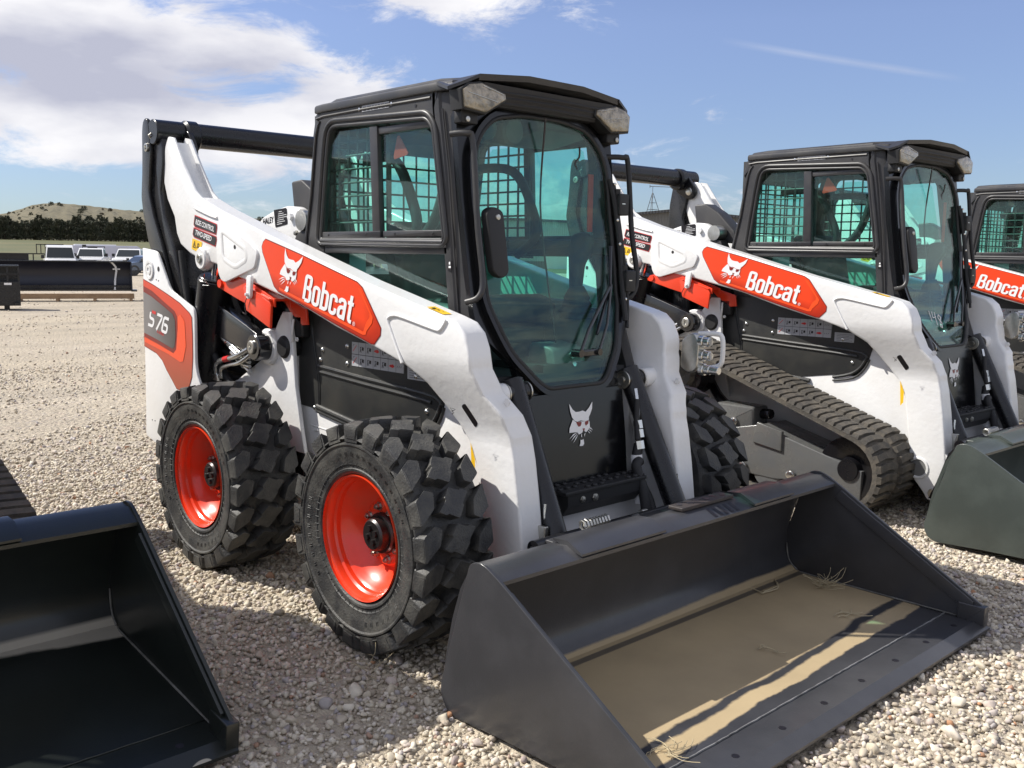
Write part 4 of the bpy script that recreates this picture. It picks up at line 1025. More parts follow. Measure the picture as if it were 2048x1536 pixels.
        for k in range(7):
            z0 = 1.06 - k * .035; mb.tube([(-2.0, Y(.47 + .012 * k), 1.20 - k * .02), (-1.90, Y(.50), 1.05 - .02 * k), (-1.80, Y(.50 + .01 * (k % 3)), z0 - .10), (-1.62, Y(.49 + .012 * (k % 3)), z0 - .14), (-1.45, Y(.46), z0 - .10), (-1.30, Y(.42), z0)], .013, 8, 5)
        mb.tube([(-1.86, Y(.52), 1.20), (-1.83, Y(.56), 1.05), (-1.76, Y(.56), .90), (-1.62, Y(.54), .76), (-1.50, Y(.5), .72)], .02, 10, 6)
        mb.tube([(-2.0, Y(.60), 1.40), (-1.97, Y(.60), 1.25), (-1.93, Y(.60), 1.10)], .018, 8, 4)
        obj('hydraulic_hoses', mb, M['hose'], root, smooth=50)
        mb = MB()
        mb.tube([(-1.70, Y(.575), .79), (-1.69, Y(.58), .845), (-1.63, Y(.58), .872), (-1.50, Y(.58), .90), (-1.38, Y(.57), .945)], .0125, 10, 6)
        mb.tube([(-1.66, Y(.57), .78), (-1.65, Y(.575), .825), (-1.58, Y(.575), .85), (-1.46, Y(.575), .875), (-1.35, Y(.565), .93)], .010, 10, 6)
        for k in range(5):
            a = Vector((-1.72 + k * .05, Y(.545 + .008 * (k % 2)), 1.02 - k * .035)); mb.cyl(a, a + Vector((.05, 0, -.022)), .017, 8); mb.cyl(a + Vector((.05, 0, -.022)), a + Vector((.10, 0, -.044)), .012, 8)
        for k in range(3): mb.tube([(-1.60 + k * .02, Y(.56), .965 - k * .03), (-1.48, Y(.56), .92 - k * .025), (-1.40, Y(.555), .90 - k * .02)], .009, 8, 4)
        mb.box(-1.72, -1.67, Y(.56), Y(.59), .765, .80, .004)
        pf = obj('steel_pipes', mb, M['galv'], root, smooth=50)
        mb = MB(); mb.cyl((-1.605, Y(.58), .878), (-1.555, Y(.58), .888), .0145, 10); obj('red_cap', mb, M['dec_r'], pf, smooth=40)
        # arm support lock
        mb = MB()
        A_ = [(-1.651, 1.232), (-1.613, 1.264), (-1.458, 1.290), (-1.353, 1.272), (-1.10, 1.190), (-1.10, 1.155), (-1.298, 1.222), (-1.34, 1.155), (-1.45, 1.180)]
        mb.prism(A_, Y(.590), Y(.580), .002); mb.prism(A_, Y(.500), Y(.510), .002)
        mb.prism([(-1.355, 1.235), (-1.335, 1.245), (-1.118, 1.178), (-1.105, 1.160), (-1.118, 1.060), (-1.150, 1.070), (-1.330, 1.130)], Y(.605), Y(.592), .003)
        mb.prism([(-1.33, 1.232), (-1.118, 1.180), (-1.118, 1.190), (-1.33, 1.242)], Y(.605), Y(.485), .002)
        mb.prism([(-1.20, 1.205), (-.985, 1.150), (-.975, 1.08), (-1.02, 1.075), (-1.12, 1.13)], Y(.500), Y(.488), .003)
        mb.cyl((-1.60, Y(.50), 1.245), (-1.60, Y(.60), 1.245), .02, 12)
        lo = obj('arm_lock', mb, M['orange'], root, smooth=30)
        mb = MB(); mb.prism(rounded([(-1.290, 1.292), (-1.245, 1.292), (-1.262, 1.185), (-1.300, 1.185)], .018, 3), Y(.622), Y(.607), .003); mb.bolt((-1.28, Y(.622), 1.205), (0, s_, 0), .008, .012)
        obj('lock_strap', mb, M['white'], lo, smooth=30)
        mb = MB(); mb.tube([(-1.30, Y(.615), 1.195), (-1.325, Y(.615), 1.15), (-1.31, Y(.615), 1.115), (-1.345, Y(.615), 1.12)], .0022, 5, 3); obj('retaining_wire', mb, M['dec_b'], lo, smooth=60)
        mb = MB(); mb.box(-1.50, -1.38, Y(.45), Y(.47), .98, 1.25)
        for k in range(9): mb.tube([(-1.50 + k * .014, Y(.471), .98), (-1.50 + k * .014, Y(.471), 1.25)], .003, 5)
        mb.box(-1.14, -1.02, Y(.452), Y(.50), 1.02, 1.12, .01)
        obj('vent_louvre', mb, M['plastic'], root, smooth=30)
        mb = MB(); mb.tube([(-1.075, Y(.51), 1.10), (-1.07, Y(.52), 1.04), (-1.09, Y(.51), .995), (-1.16, Y(.50), .985)], .006, 8, 5); mb.bolt((-1.06, Y(.5), 1.01), (0, s_, 0), .009, .009); obj('breather_tube', mb, M['white'], root, smooth=60)
    mb = MB(); mb.cyl((-2.235, -.630, 2.005), (-2.235, .630, 2.005), .064, 40, ch=.004)
    for s_ in (-1, 1):
        mb.cyl((-2.225, s_ * .395, 1.995), (-2.225, s_ * .475, 1.995), .082, 36, ch=.012)
        mb.prism(rounded([(-2.28, 2.0), (-2.15, 2.02), (-2.085, 1.93), (-2.085, 1.86), (-2.15, 1.84), (-2.26, 1.90)], .02, 2), s_ * .48, s_ * .452, .005)
    obj('cross_tube', mb, M['black'], root, smooth=30)
    # ---- tilt cylinders and front frame
    for s_ in (-1, 1):
        mb = MB(); Y = lambda v: s_ * v
        p0 = Vector((.165, Y(.332), .935)); p1 = Vector((.445, Y(.352), .36))
        mb.cyl(p0, p1, .045, 32, ch=.003); d = (p1 - p0).normalized()
        mb.cyl((.185, Y(.280), .893), (.185, Y(.386), .893), .035, 24, ch=.004)
        mb.cyl(p1, p1 + d * .03, .05, 24)
        tc = obj('tilt_cylinder', mb, M['black'], root, smooth=30)
        mb = MB()
        for a, b in ((.280, -1), (.386, 1)): mb.lathe((.187, s_ * a, .893), (0, s_ * b, 0), [(.038, -.002), (.038, .004), (.026, .005), (.024, .001), (.015, .001), (.012, .008), (.001, .008)], 24)
        mb.cyl(p1 + d * .03, p1 + d * .16, .022, 16)
        obj('cylinder_pin', mb, M['steel'], tc, smooth=30)
        mb = MB(); mb.cyl((.190, Y(.39), .893), (.190, Y(.49), .893), .040, 28, ch=.008); mb.bolt((.31, Y(.4895), .885), (0, -s_, 0), .012, .008); obj('cylinder_boss', mb, M['white'], tc, smooth=30)
        mb = MB(); mb.tube([(.245, Y(.36), .80), (.25, Y(.37), .74), (.29, Y(.375), .66), (.31, Y(.37), .60)], .007, 8, 4); mb.tube([(.40, Y(.38), .52), (.405, Y(.385), .47), (.43, Y(.38), .42)], .007, 8, 4)
        obj('cylinder_pipe', mb, M['galv'], tc, smooth=60)
        # hoses between
        if s_ < 0: continue
        mb = MB()
        for k in (0, 1): mb.tube([(.29 + k * .03, Y(.27 - k * .03), .64 - k * .06), (.30 + k * .03, Y(.245 - k * .035), .56), (.33 + k * .03, Y(.25 - k * .035), .48), (.36 + k * .02, Y(.26 - k * .05), .42), (.40, Y(.25 - k * .05), .34)], .021, 10, 6)
        mb.tube([(.26, Y(.285), .82), (.275, Y(.27), .74), (.30, Y(.25), .66)], .012, 8, 5)
        hs = obj('quick_attach_hose', mb, M['hose'], root, smooth=50)
        mb = MB()
        for c in ((.275, Y(.275), .735), (.287, Y(.270), .70), (.297, Y(.263), .655), (.345, Y(.238), .46)):
            mb.cyl(c, (c[0] + .008, c[1], c[2] - .032), .018, 6)
        mb.tube([(.24, Y(.30), .86), (.262, Y(.292), .79), (.277, Y(.276), .735)], .008, 8, 4)
        obj('hose_fitting', mb, M['galv'], hs, smooth=30)
        mb = MB()
        for z in (.60, .44): mb.cyl((.322 if z < .5 else .30, Y(.245), z), (.328 if z < .5 else .304, Y(.245), z - .035), .0235, 14)
        obj('hose_sleeve', mb, M['dec_w'], hs, smooth=40)
    # quick attach plate
    mb = MB()
    mb.prism([(.36, .10), (.54, .08), (.545, .40), (.50, .42), (.45, .36), (.40, .20)], -.55, -.535, .003); mb.prism([(.36, .10), (.54, .08), (.545, .40), (.50, .42), (.45, .36), (.40, .20)], .535, .55, .003)
    mb.box(.515, .545, -.535, .535, .08, .40, .004); mb.cyl((.505, -.54, .41), (.505, .54, .41), .03, 16)
    for y_ in (-.30, .30): mb.box(.40, .52, y_ - .012, y_ + .012, .12, .38, .004)
    mb.prism([(.42, .30), (.52, .33), (.60, .46), (.59, .475), (.50, .36), (.41, .33)], -.13, -.09, .004)
    qa = obj('quick_attach', mb, M['black'], root, smooth=30)
    mb = MB(); mb.prism(rounded([(.42, .28), (.47, .28), (.48, .40), (.455, .43), (.43, .42)], .015, 3), .10, .13, .003); mb.cyl((.455, .09, .40), (.455, .14, .40), .018, 12)
    pts = []
    for k in range(60): a = k * .9; pts.append((.56 + .018 * math.cos(a), -.36 + k * .0022, .47 + .018 * math.sin(a)))
    mb.tube(pts, .0045, 6); mb.box(.40, .44, -.42, -.40, .33, .45, .004)
    obj('latch_hardware', mb, M['steel'], qa, smooth=40)
    mb = MB(); mb.cyl((.368, -.50, .288), (.368, .50, .288), .075, 28); mb.box(.05, .30, -.42, .42, .24, .34, .01); mb.box(.235, .27, -.30, .33, .30, .455, .005)
    mb.box(.10, .13, .30, .43, .30, .86, .01); mb.box(.10, .13, -.43, -.30, .30, .86, .01)
    obj('front_crossmember', mb, M['white'], root, smooth=30)
    mb = MB(); mb.box(.25, .37, -.24, .23, .515, .53, .004); mb.prism([(.26, .515), (.36, .515), (.36, .47), (.33, .43), (.27, .43)], -.22, .21, .004)
    for i in range(4):
        for k in range(12): 
            if (k // 3) % 2 == i % 2: mb.lathe((.268 + i * .028, -.225 + k * .040, .53), (0, 0, 1), [(.012, 0), (.012, .005), (.007, .009), (.006, .004)], 8)
    st = obj('step', mb, M['plastic'], root, smooth=30)
    mb = MB(); mb.bolt((.3605, -.14, .49), (1, 0, 0), .011, .008); mb.bolt((.3605, -.07, .487), (1, 0, 0), .013, .008); obj('step_bolts', mb, M['steel'], st, smooth=30)
    # ---- hydraulic coupler block on the far arm
    mb = MB()
    mb.prism(rounded([(.235, .93), (.28, .905), (.325, .93), (.33, 1.05), (.30, 1.085), (.24, 1.05)], .02, 3), .60, .645, .006)
    cb = obj('coupler_block', mb, M['steel'], root, smooth=30)
    mb = MB()
    for z, y_ in ((1.045, .635), (.985, .64), (.925, .645)):
        y_ -= .012; mb.cyl((.32, y_, z), (.345, y_, z), .026, 20, ch=.003); mb.cyl((.345, y_, z), (.372, y_, z), .020, 20, ch=.003); mb.cyl((.372, y_, z), (.376, y_, z), .015, 16)
    mb.cyl((.372, .633, .925), (.415, .633, .925), .017, 16, ch=.002)
    obj('coupler', mb, M['galv'], cb, smooth=30)
    mb = MB(); mb.tube([(.30, .64, 1.075), (.37, .655, 1.078), (.405, .66, 1.065), (.41, .66, .98), (.395, .66, .945), (.34, .645, .93)], .0105, 10, 4); obj('guard_loop', mb, M['white'], cb, smooth=50)

_so = []
def side_orange_mat():
    if _so: return _so[0]
    m = mat('side_decal_orange_fade', (.5, .05, .02), .3); nt = m.node_tree; N = nt.nodes; L = nt.links; p = N['Principled BSDF']
    tc = N.new('ShaderNodeTexCoord'); sp = N.new('ShaderNodeSeparateXYZ'); L.new(tc.outputs['Object'], sp.inputs[0])
    mr = N.new('ShaderNodeMapRange'); mr.inputs['From Min'].default_value = .74; mr.inputs['From Max'].default_value = 1.08; L.new(sp.outputs[2], mr.inputs['Value'])
    mx = N.new('ShaderNodeMix'); mx.data_type = 'RGBA'; L.new(mr.outputs[0], mx.inputs['Factor']); mx.inputs['A'].default_value = (.36, .075, .035, 1); mx.inputs['B'].default_value = (.66, .058, .020, 1)
    L.new(mx.outputs['Result'], p.inputs['Base Color']); _so.append(m); return m

# ------------------------------------------------------------------ cab
def make_cab(root):
    HW = .45
    # side walls with window openings
    up = rounded([(-.935, 1.462), (-.885, 1.800), (-.860, 1.925), (-.20, 1.898), (-.165, 1.86), (-.098, 1.455)], [.01, .02, .08, .05, .05, .01], 5)
    lowo = rounded([(-.905, 1.425), (-.062, 1.425), (-.045, 1.17), (-.905, 1.17)], .01, 2)
    outl = [(-1.03, 1.14), (-1.066, 1.453), (-1.02, 1.640), (-.975, 1.90), (-.945, 1.97), (-.90, 2.005), (-.13, 1.998), (-.149, 1.937), (-.097, 1.596), (-.05, 1.189), (-.045, 1.13), (-.05, .93), (-1.0, .93)]
    cabn = root
    for s_ in (-1, 1):
        plate_with_holes('side_frame', outl, [up, lowo], HW - .03, HW, lambda u, v, w: (u, s_ * w, v), M['cab'], cabn)
        # pressed rim round the window
        mb = MB(); Y = lambda v: s_ * v
        rim = inset(ccw(up), -.028); rim = [p for p in rim]; k0 = 0
        mb.tube([(u, Y(HW), v) for u, v in rim + [rim[0]]], .011, 8)
        rim = inset(ccw(up), -.006); mb.tube([(u, Y(HW - .004), v) for u, v in rim + [rim[0]]], .008, 8)
        mb.tube([(-.93, Y(HW), 1.45), (-.09, Y(HW), 1.44)], .012, 8); mb.tube([(-.89, Y(HW), 1.425), (-.07, Y(HW), 1.425)], .006, 8)
        mb.box(-.915, -.07, Y(HW), Y(HW - .02), 1.395, 1.427, .003)
        mb.tube([(-1.045, Y(HW), 1.42), (-1.05, Y(HW + .004), 1.46), (-1.004, Y(HW + .004), 1.65), (-.962, Y(HW + .003), 1.90), (-.93, Y(HW), 1.955), (-.90, Y(HW), 1.975), (-.17, Y(HW), 1.975)], .006, 6, 2)
        fr = obj('window_rim', mb, M['cab2'], cabn, smooth=50)
        # glazing
        gm = MB()
        rear = [(-.925, 1.485), (-.885, 1.785), (-.862, 1.85), (-.80, 1.905), (-.555, 1.903), (-.530, 1.485)]
        gm.prism(rear, Y(HW - .012), Y(HW - .016)); g1 = obj('side_window', gm, M['glass'], cabn, smooth=0)
        gm = MB(); gm.prism([(-.510, 1.485), (-.530, 1.888), (-.24, 1.880), (-.195, 1.85), (-.118, 1.485)], Y(HW - .022), Y(HW - .026)); g2 = obj('sliding_window', gm, M['glass'], cabn, smooth=0)
        gm = MB(); gm.prism([(-.895, 1.175), (-.895, 1.40), (-.075, 1.40), (-.055, 1.175)], Y(HW - .018), Y(HW - .022)); obj('lower_side_window', gm, M['glass'], cabn, smooth=0)
        mb = MB()
        mb.prism([(-.553, 1.46), (-.572, 1.905), (-.520, 1.903), (-.500, 1.46)], Y(HW - .004), Y(HW - .03), .003)
        mb.box(-.93, -.50, Y(HW - .003), Y(HW - .03), 1.462, 1.487, .003); mb.box(-.49, -.10, Y(HW - .010), Y(HW - .035), 1.462, 1.487, .003)
        mb.box(-.52, -.18, Y(HW - .010), Y(HW - .03), 1.870, 1.898, .003)
        for x in (-.88, -.60, -.40, -.16): mb.lathe((x, Y(HW - .004), 1.474), (0, s_, 0), [(.006, 0), (.004, .004)], 8)
        obj('window_sash', mb, M['cab2'], g2, smooth=30)
        # steel screen inside the rear half of the window
        xs = [-.93 + k * .0700 for k in range(7)]; zs = [1.47 + k * .0560 for k in range(9)]
        mb = MB()
        yy = Y(HW - .05)
        for x in xs: mb.tube([(x, yy, 1.46), (x, yy, 1.93)], .0055, 6)
        for z in zs: mb.tube([(-.95, yy, z), (-.50, yy, z)], .0050, 6)
        # plate corners of the punched screen: small gussets at each crossing
        for x in xs:
            for z in zs: mb.prism([(x - .012, z), (x, z - .010), (x + .012, z), (x, z + .010)], yy - .002, yy + .002)
        mb.box(-.515, -.500, yy - .004, yy + .004, 1.46, 1.93); mb.box(-.96, -.92, yy - .004, yy + .004, 1.46, 1.93)
        obj('window_screen', mb, M['interior'], cabn, smooth=40)
        mb = MB()
        # data plate and rivets above the window
        if s_ < 0:
            mb.box(-.614, -.430, Y(HW), Y(HW + .002), 1.966, 1.990)
            dp = obj('cab_data_plate', mb, M['dec_s'], cabn, smooth=0)
            mb = MB(); rnd = random.Random(9)
            for q in range(3):
                x = -.605
                while x < -.45: l = rnd.uniform(.01, .035); stroke(mb, [(x, .004 + q * .0065), (x + l, .004 + q * .0065)], .0026, (0, Y(HW + .003), 1.966), (1, 0, 0), (0, 0, 1)); x += l + .006
            obj('plate_print', mb, M['dec_b'], dp, smooth=0, fix=False)
            mb = MB()
            for x in (-.632, -.412): mb.lathe((x, Y(HW), 1.978), (0, s_, 0), [(.0085, 0), (.007, .004), (.001, .006)], 12)
            obj('rivets', mb, M['galv'], dp, smooth=50)
            mb = MB(); mb.box(-.061, -.041, Y(HW), Y(HW + .0015), 1.335, 1.372); mk = obj('exit_sticker', mb, M['dec_b'], cabn, smooth=0)
            mb = MB(); mb.box(-.057, -.045, Y(HW + .0016), Y(HW + .0022), 1.345, 1.353); mb.box(-.056, -.048, Y(HW + .0016), Y(HW + .0022), 1.358, 1.368); obj('sticker_print', mb, M['dec_w'], mk, smooth=0)
            mb = MB()
            for x, z in ((-.24, 1.955), (-.02, 1.95)): mb.lathe((x - .02, Y(HW), z), (0, s_, 0), [(.006, 0), (.006, .002)], 10)
            obj('plug_hole', mb, M['dec_b'], cabn, smooth=0)
        # chamfered front pillar between side plane and door frame, in strips
        mb = MB(); zs2 = [.93, 1.13, 1.19, 1.35, 1.6, 1.8, 1.94, 1.99]; xsd = [-.05, -.047, -.05, -.068, -.097, -.125, -.149, -.150]
        prof = []
        for z, xs_ in zip(zs2, xsd):
            f_ = F(z); prof.append([(xs_ - .01, HW), (xs_ + .006, HW), (xs_ + .022, HW - .004), (xs_ + .030, HW - .012), (f_ - .045, .432), (f_ - .030, .424), (f_ - .026, .41), (f_ - .05, .39), (xs_ - .01, .39)])
        vs = [(x, Y(y_), z) for pr_, z in zip(prof, zs2) for x, y_ in pr_]; n = 9; fs = []
        for i in range(len(zs2) - 1):
            for k in range(n): q = (k + 1) % n; fs.append((i * n + k, (i + 1) * n + k, (i + 1) * n + q, i * n + q))
        fs += [tuple(range(n)), tuple(range((len(zs2) - 1) * n, len(zs2) * n))]
        mb.add(vs, fs)
        mb.tube([(-.012, Y(.440), 1.16), (-.035, Y(.444), 1.4), (-.07, Y(.444), 1.7), (-.108, Y(.444), 1.93)], .004, 6)
        obj('front_pillar', mb, M['cab'], cabn, smooth=30)
    # front face: door surround and door ring
    glass = [(-.255, 1.905), (-.11, 1.930), (.11, 1.930), (.255, 1.905), (.330, 1.840), (.366, 1.760), (.370, 1.634), (.368, 1.376), (.362, 1.211), (.292, 1.030), (.190, .918), (.150, .893), (-.150, .893), (-.190, .918), (-.292, 1.030), (-.362, 1.211), (-.368, 1.376), (-.370, 1.634), (-.366, 1.760), (-.330, 1.840)]
    glass = rounded(glass, .04, 3)
    ring1 = inset(ccw(glass), -.030)
    outer = [(-.41, 1.985), (.41, 1.985), (.43, 1.90), (.43, 1.13), (.40, 1.09), (.285, .975), (.272, .70), (.262, .56), (-.262, .56), (-.272, .70), (-.285, .975), (-.40, 1.09), (-.43, 1.13), (-.43, 1.90)]
    lev = [.6, .7, .8, .85, .9, .95, 1.0, 1.05, 1.1, 1.15, 1.2, 1.25, 1.4, 1.6, 1.75, 1.9]
    plate_with_holes('door_surround', outer, [inset(ccw(glass), -.012)], -.045, -.012, fmap, M['front'], cabn, levels=lev)
    d_ring = plate_with_holes('door_frame', ring1, [glass], -.012, .012, fmap, M['front'], cabn, levels=lev)
    plate_with_holes('windshield', inset(ccw(glass), -.004), [], -.002, .002, fmap, M['glass'], cabn, levels=lev)
    # rounded rubber bead round the glass
    mb = MB(); gl = ccw(inset(ccw(glass), -.004)); mb.tube([(F(v) + .006, u, v) for u, v in gl + [gl[0]]], .010, 8); obj('glass_seal', mb, M['plastic'], cabn, smooth=60)
    # raised emblem field on the lower panel
    oc = [(-.10, .848), (.14, .848), (.215, .78), (.225, .70), (.21, .60), (-.21, .60), (-.225, .70), (-.19, .76)]
    lp = plate_with_holes('lower_panel', [(-.272, .87), (.272, .87), (.268, .66), (.255, .50), (-.255, .50), (-.268, .66)], [], -.02, .010, fmap, M['front'], cabn, levels=[.6, .7, .8])
    mw = MB(); md = MB(); z0 = .655
    fo = Vector((F(.655) + .014, -.070, .655)); ev = Vector((F(.825) - F(.655), 0, .17)); eu = Vector((0, .150, 0))
    cat(mw, md, fo, eu, ev); obj('emblem', mw, M['dec_w'], lp, smooth=0, fix=False); obj('emblem_eyes', md, M['dec_d'], lp, smooth=0, fix=False)
    # inner tub closing the cab: floor, back wall with window, black interior
    mb = MB(); mb.box(-1.0, .10, -.418, .418, .90, .94); mb.box(-.98, .06, -.418, -.405, .94, 1.17); mb.box(-.98, .06, .405, .418, .94, 1.17)
    mb.box(-.2, .10, -.10, .26, .94, .97)
    obj('cab_floor', mb, M['interior'], cabn, smooth=0)
    plate_with_holes('rear_wall', [(-.42, .94), (.42, .94), (.42, 1.99), (-.42, 1.99)], [rounded([(-.34, 1.42), (.34, 1.42), (.34, 1.86), (-.34, 1.86)], .04, 4), [(-.34, 1.05), (.34, 1.05), (.34, 1.35), (-.34, 1.35)][::-1]], -1.02, -.99, lambda u, v, w: (w - .02 * 0, u, v), M['interior'], cabn)
    gm = MB(); gm.box(-1.007, -1.003, -.345, .345, 1.415, 1.865); obj('rear_window', gm, M['glass'], cabn, smooth=0)
    mb = MB()
    for k in range(10): mb.tube([(-.985, -.34 + k * .0756, 1.42), (-.985, -.34 + k * .0756, 1.86)], .005, 6)
    for k in range(8): mb.tube([(-.985, -.34, 1.42 + k * .063), (-.985, .34, 1.42 + k * .063)], .005, 6)
    obj('rear_screen', mb, M['interior'], cabn, smooth=40)
    # roof
    mb = MB()
    rp = [(-1.00, -.40), (-.97, -.452), (-.90, -.462), (-.12, -.462), (-.045, -.45), (.0, -.40), (.012, -.34), (.018, 0), (.012, .34), (.0, .40), (-.045, .45), (-.12, .462), (-.90, .462), (-.97, .452), (-1.00, .40)]
    mb.prism(rp, 1.992, 2.028, .006, XY, .014)
    mb.prism([(-.99, -.38), (-.85, -.43), (-.15, -.43), (-.04, -.37), (-.03, .37), (-.15, .43), (-.85, .43), (-.99, .38)], 2.026, 2.048, 0, XY, .02)
    # sloping rear edge and visor
    mb.prism([(-1.01, 1.90), (-.985, 1.99), (-.92, 2.03), (-.88, 2.03), (-.88, 1.96), (-.95, 1.94)], -.44, .44, .01)
    v = [(-.10, -.40, 2.040), (.035, -.385, 2.046), (.052, -.15, 2.066), (.052, .15, 2.066), (.035, .385, 2.046), (-.10, .40, 2.040)]
    low = [(x - .006, y_, z - .022) for x, y_, z in v]
    mb.add(v + low, [(0, 1, 2, 3, 4, 5), (11, 10, 9, 8, 7, 6)] + [(i, (i + 1) % 6, 6 + (i + 1) % 6, 6 + i) for i in range(6)])
    for s_ in (-1, 1):
        w_ = [(-.12, s_ * .462, 2.026), (-.02, s_ * .492, 1.995), (.018, s_ * .462, 2.010), (.038, s_ * .385, 2.046), (-.10, s_ * .40, 2.040)]
        lw = [(x, y_, z - .012) for x, y_, z in w_]
        mb.add(w_ + lw, [(0, 1, 2, 3, 4), (9, 8, 7, 6, 5)] + [(i, (i + 1) % 5, 5 + (i + 1) % 5, 5 + i) for i in range(5)])
    obj('roof', mb, M['cab2'], cabn, smooth=25)
    # dark header under the visor, headliner
    mb = MB(); mb.prism([(-.06, 1.945), (.002, 1.945), (.018, 1.965), (.030, 2.02), (-.06, 2.03)], -.36, .36, .008); mb.box(-.98, -.06, -.40, .40, 1.955, 1.99)
    for z in (1.957, 1.975, 1.993): mb.tube([(.010 + (z - 1.957) * .35, -.30, z), (.016 + (z - 1.957) * .35, 0, z + .004), (.010 + (z - 1.957) * .35, .30, z)], .006, 6, 4)
    mb.prism(rounded([(-.30, 1.86), (-.06, 1.90), (-.06, 1.96), (-.55, 1.96), (-.50, 1.88)], .02, 3), .02, .36, .02); mb.prism(rounded([(-.30, 1.87), (-.08, 1.90), (-.06, 1.96), (-.5, 1.96), (-.45, 1.90)], .02, 3), -.36, -.06, .02)
    for y_ in (-.26, -.12): mb.cyl((-.12, y_, 1.88), (-.06, y_, 1.875), .055, 24, ch=.01)
    obj('overhead_console', mb, M['seat'], cabn, smooth=35)
    # work lamps
    for s_ in (-1, 1):
        mb = MB()
        L_ = [(.462, 1.915), (.350, 1.905), (.245, 1.965), (.250, 1.995), (.375, 2.022), (.435, 2.010), (.470, 1.985)]
        L_ = [(s_ * u, v) for u, v in L_]
        mb.prism(L_, -.04, .028, .004, YZ); mb.box(-.05, .0, s_ * .36, s_ * .44, 1.87, 1.92, .008)
        lm = obj('work_lamp', mb, M['plastic'], cabn, smooth=30)
        mb = MB(); mb.prism(inset(ccw(L_), .007), .026, .036, .0, YZ, .006); obj('lens', mb, M['lamp'], lm, smooth=30)
        mb = MB(); e_ = .0372
        for a, b, c, d_ in ((.27, 1.985, .37, 2.005), (.30, 1.955, .44, 1.975)): mb.tube([(e_, s_ * a, b), (e_, s_ * c, d_)], .0016, 5)
        mb.lathe((.0, s_ * .415, 1.886), (1, 0, 0), [(.010, 0), (.010, .006), (.001, .008)], 12)
        obj('lens_ridge', mb, M['steel'], lm, smooth=40)
    # door grab handles
    for s_ in (-1, 1):
        mb = MB(); o = .035
        P = [(F(1.83) - .02, s_ * .455, 1.832), (F(1.83) + o, s_ * .425, 1.833), (F(1.80) + o + .01, s_ * .405, 1.80), (F(1.5) + o + .01, s_ * .413, 1.50), (F(1.31) + o + .01, s_ * .412, 1.31), (F(1.25) + o, s_ * .430, 1.243), (F(1.22) - .02, s_ * .452, 1.222)]
        if s_ > 0: P = [(F(1.80) - .01, .36, 1.812), (F(1.80) + o, .445, 1.815), (F(1.78) + o, .480, 1.79), (F(1.5) + o, .474, 1.50), (F(1.31) + o, .480, 1.32), (F(1.25) + o, .435, 1.232), (F(1.22) - .01, .37, 1.220)]
        # keep corners tight: insert near-duplicates
        mb.tube(P, .0115, 12, 5); obj('grab_handle', mb, M['cab2'] if s_ < 0 else M['plastic'], cabn, smooth=60)
    # near mirror/latch housing inside the glass, far-side hinges, latch and gas strut
    mb = MB(); mb.prism(rounded([(-.372, 1.555), (-.335, 1.575), (-.285, 1.560), (-.280, 1.33), (-.32, 1.305), (-.362, 1.33)], .025, 4), .015, .055, .008, lambda u, v, w: (F(v) * 0 + F(1.45) + w - (v - 1.45) * .14, u, v)); mr = obj('door_latch_housing', mb, M['plastic'], cabn, smooth=30)
    mb = MB(); mb.lathe((F(1.54) + .056, -.318, 1.535), (1, 0, 0), [(.012, 0), (.010, .005), (.001, .006)], 14); obj('latch_screw', mb, M['steel'], mr, smooth=40)
    mb = MB()
    for z in (1.62, 1.30): mb.box(F(z) + .0, F(z) + .06, .385, .445, z - .05, z + .04, .006); mb.cyl((F(z) + .03, .40, z - .07), (F(z) + .03, .40, z + .06), .014, 12)
    mb.tube([(F(1.72) + .02, .372, 1.72), (F(1.62) + .03, .385, 1.62), (F(1.45) + .03, .392, 1.45), (F(1.30) + .03, .385, 1.30), (F(1.15) + .03, .372, 1.13)], .012, 8, 4)
    mb.tube([(F(1.7) + .025, .392, 1.70), (F(1.3) + .03, .415, 1.3), (F(1.12) + .02, .385, 1.10)], .008, 8, 4)
    hg = obj('door_hinge', mb, M['plastic'], cabn, smooth=40)
    mb = MB()
    for z in (1.62, 1.30): mb.box(F(z) + .0605, F(z) + .0612, .398, .418, z - .004, z + .0)
    for z in (1.70, 1.55, 1.45, 1.22): mb.lathe((F(z) + .03, .388, z), (1, -.4, 0), [(.006, 0), (.006, .012), (.001, .014)], 8)
    obj('hinge_screws', mb, M['galv'], hg, smooth=40)
    # wiper
    mb = MB(); mb.box(F(1.02) + .014, F(1.02) + .045, .02, .14, 1.000, 1.028, .006)
    mb.tube([(F(1.02) + .04, .04, 1.02), (F(1.10) + .035, .12, 1.10), (F(1.25) + .03, .30, 1.27)], .007, 8)
    mb.tube([(F(1.02) + .04, .15, 1.02), (F(1.12) + .035, .24, 1.12), (F(1.27) + .028, .315, 1.28)], .006, 8)
    mb.tube([(F(1.10) + .018, .19, 1.08), (F(1.25) + .018, .315, 1.27), (F(1.42) + .018, .345, 1.44)], .008, 6)
    mb.cyl((F(1.02) + .01, .14, 1.015), (F(1.02) + .055, .14, 1.015), .014, 12); mb.cyl((F(1.02) + .01, .03, 1.015), (F(1.02) + .055, .03, 1.015), .016, 12)
    obj('wiper', mb, M['gloss'], cabn, smooth=40)
    # seat, side consoles, joysticks, lap bar
    mb = MB()
    mb.prism(rounded([(-.68, 1.10), (-.16, 1.12), (-.14, 1.20), (-.22, 1.235), (-.62, 1.20)], .03, 4), -.24, .24, .04)
    mb.prism(rounded([(-.72, 1.14), (-.58, 1.18), (-.64, 1.48), (-.70, 1.54), (-.78, 1.53), (-.80, 1.40)], .04, 4), -.23, .23, .05)
    mb.box(-.66, -.18, -.20, .20, .94, 1.10, .02)
    obj('seat', mb, M['seat'], cabn, smooth=50)
    mb = MB()
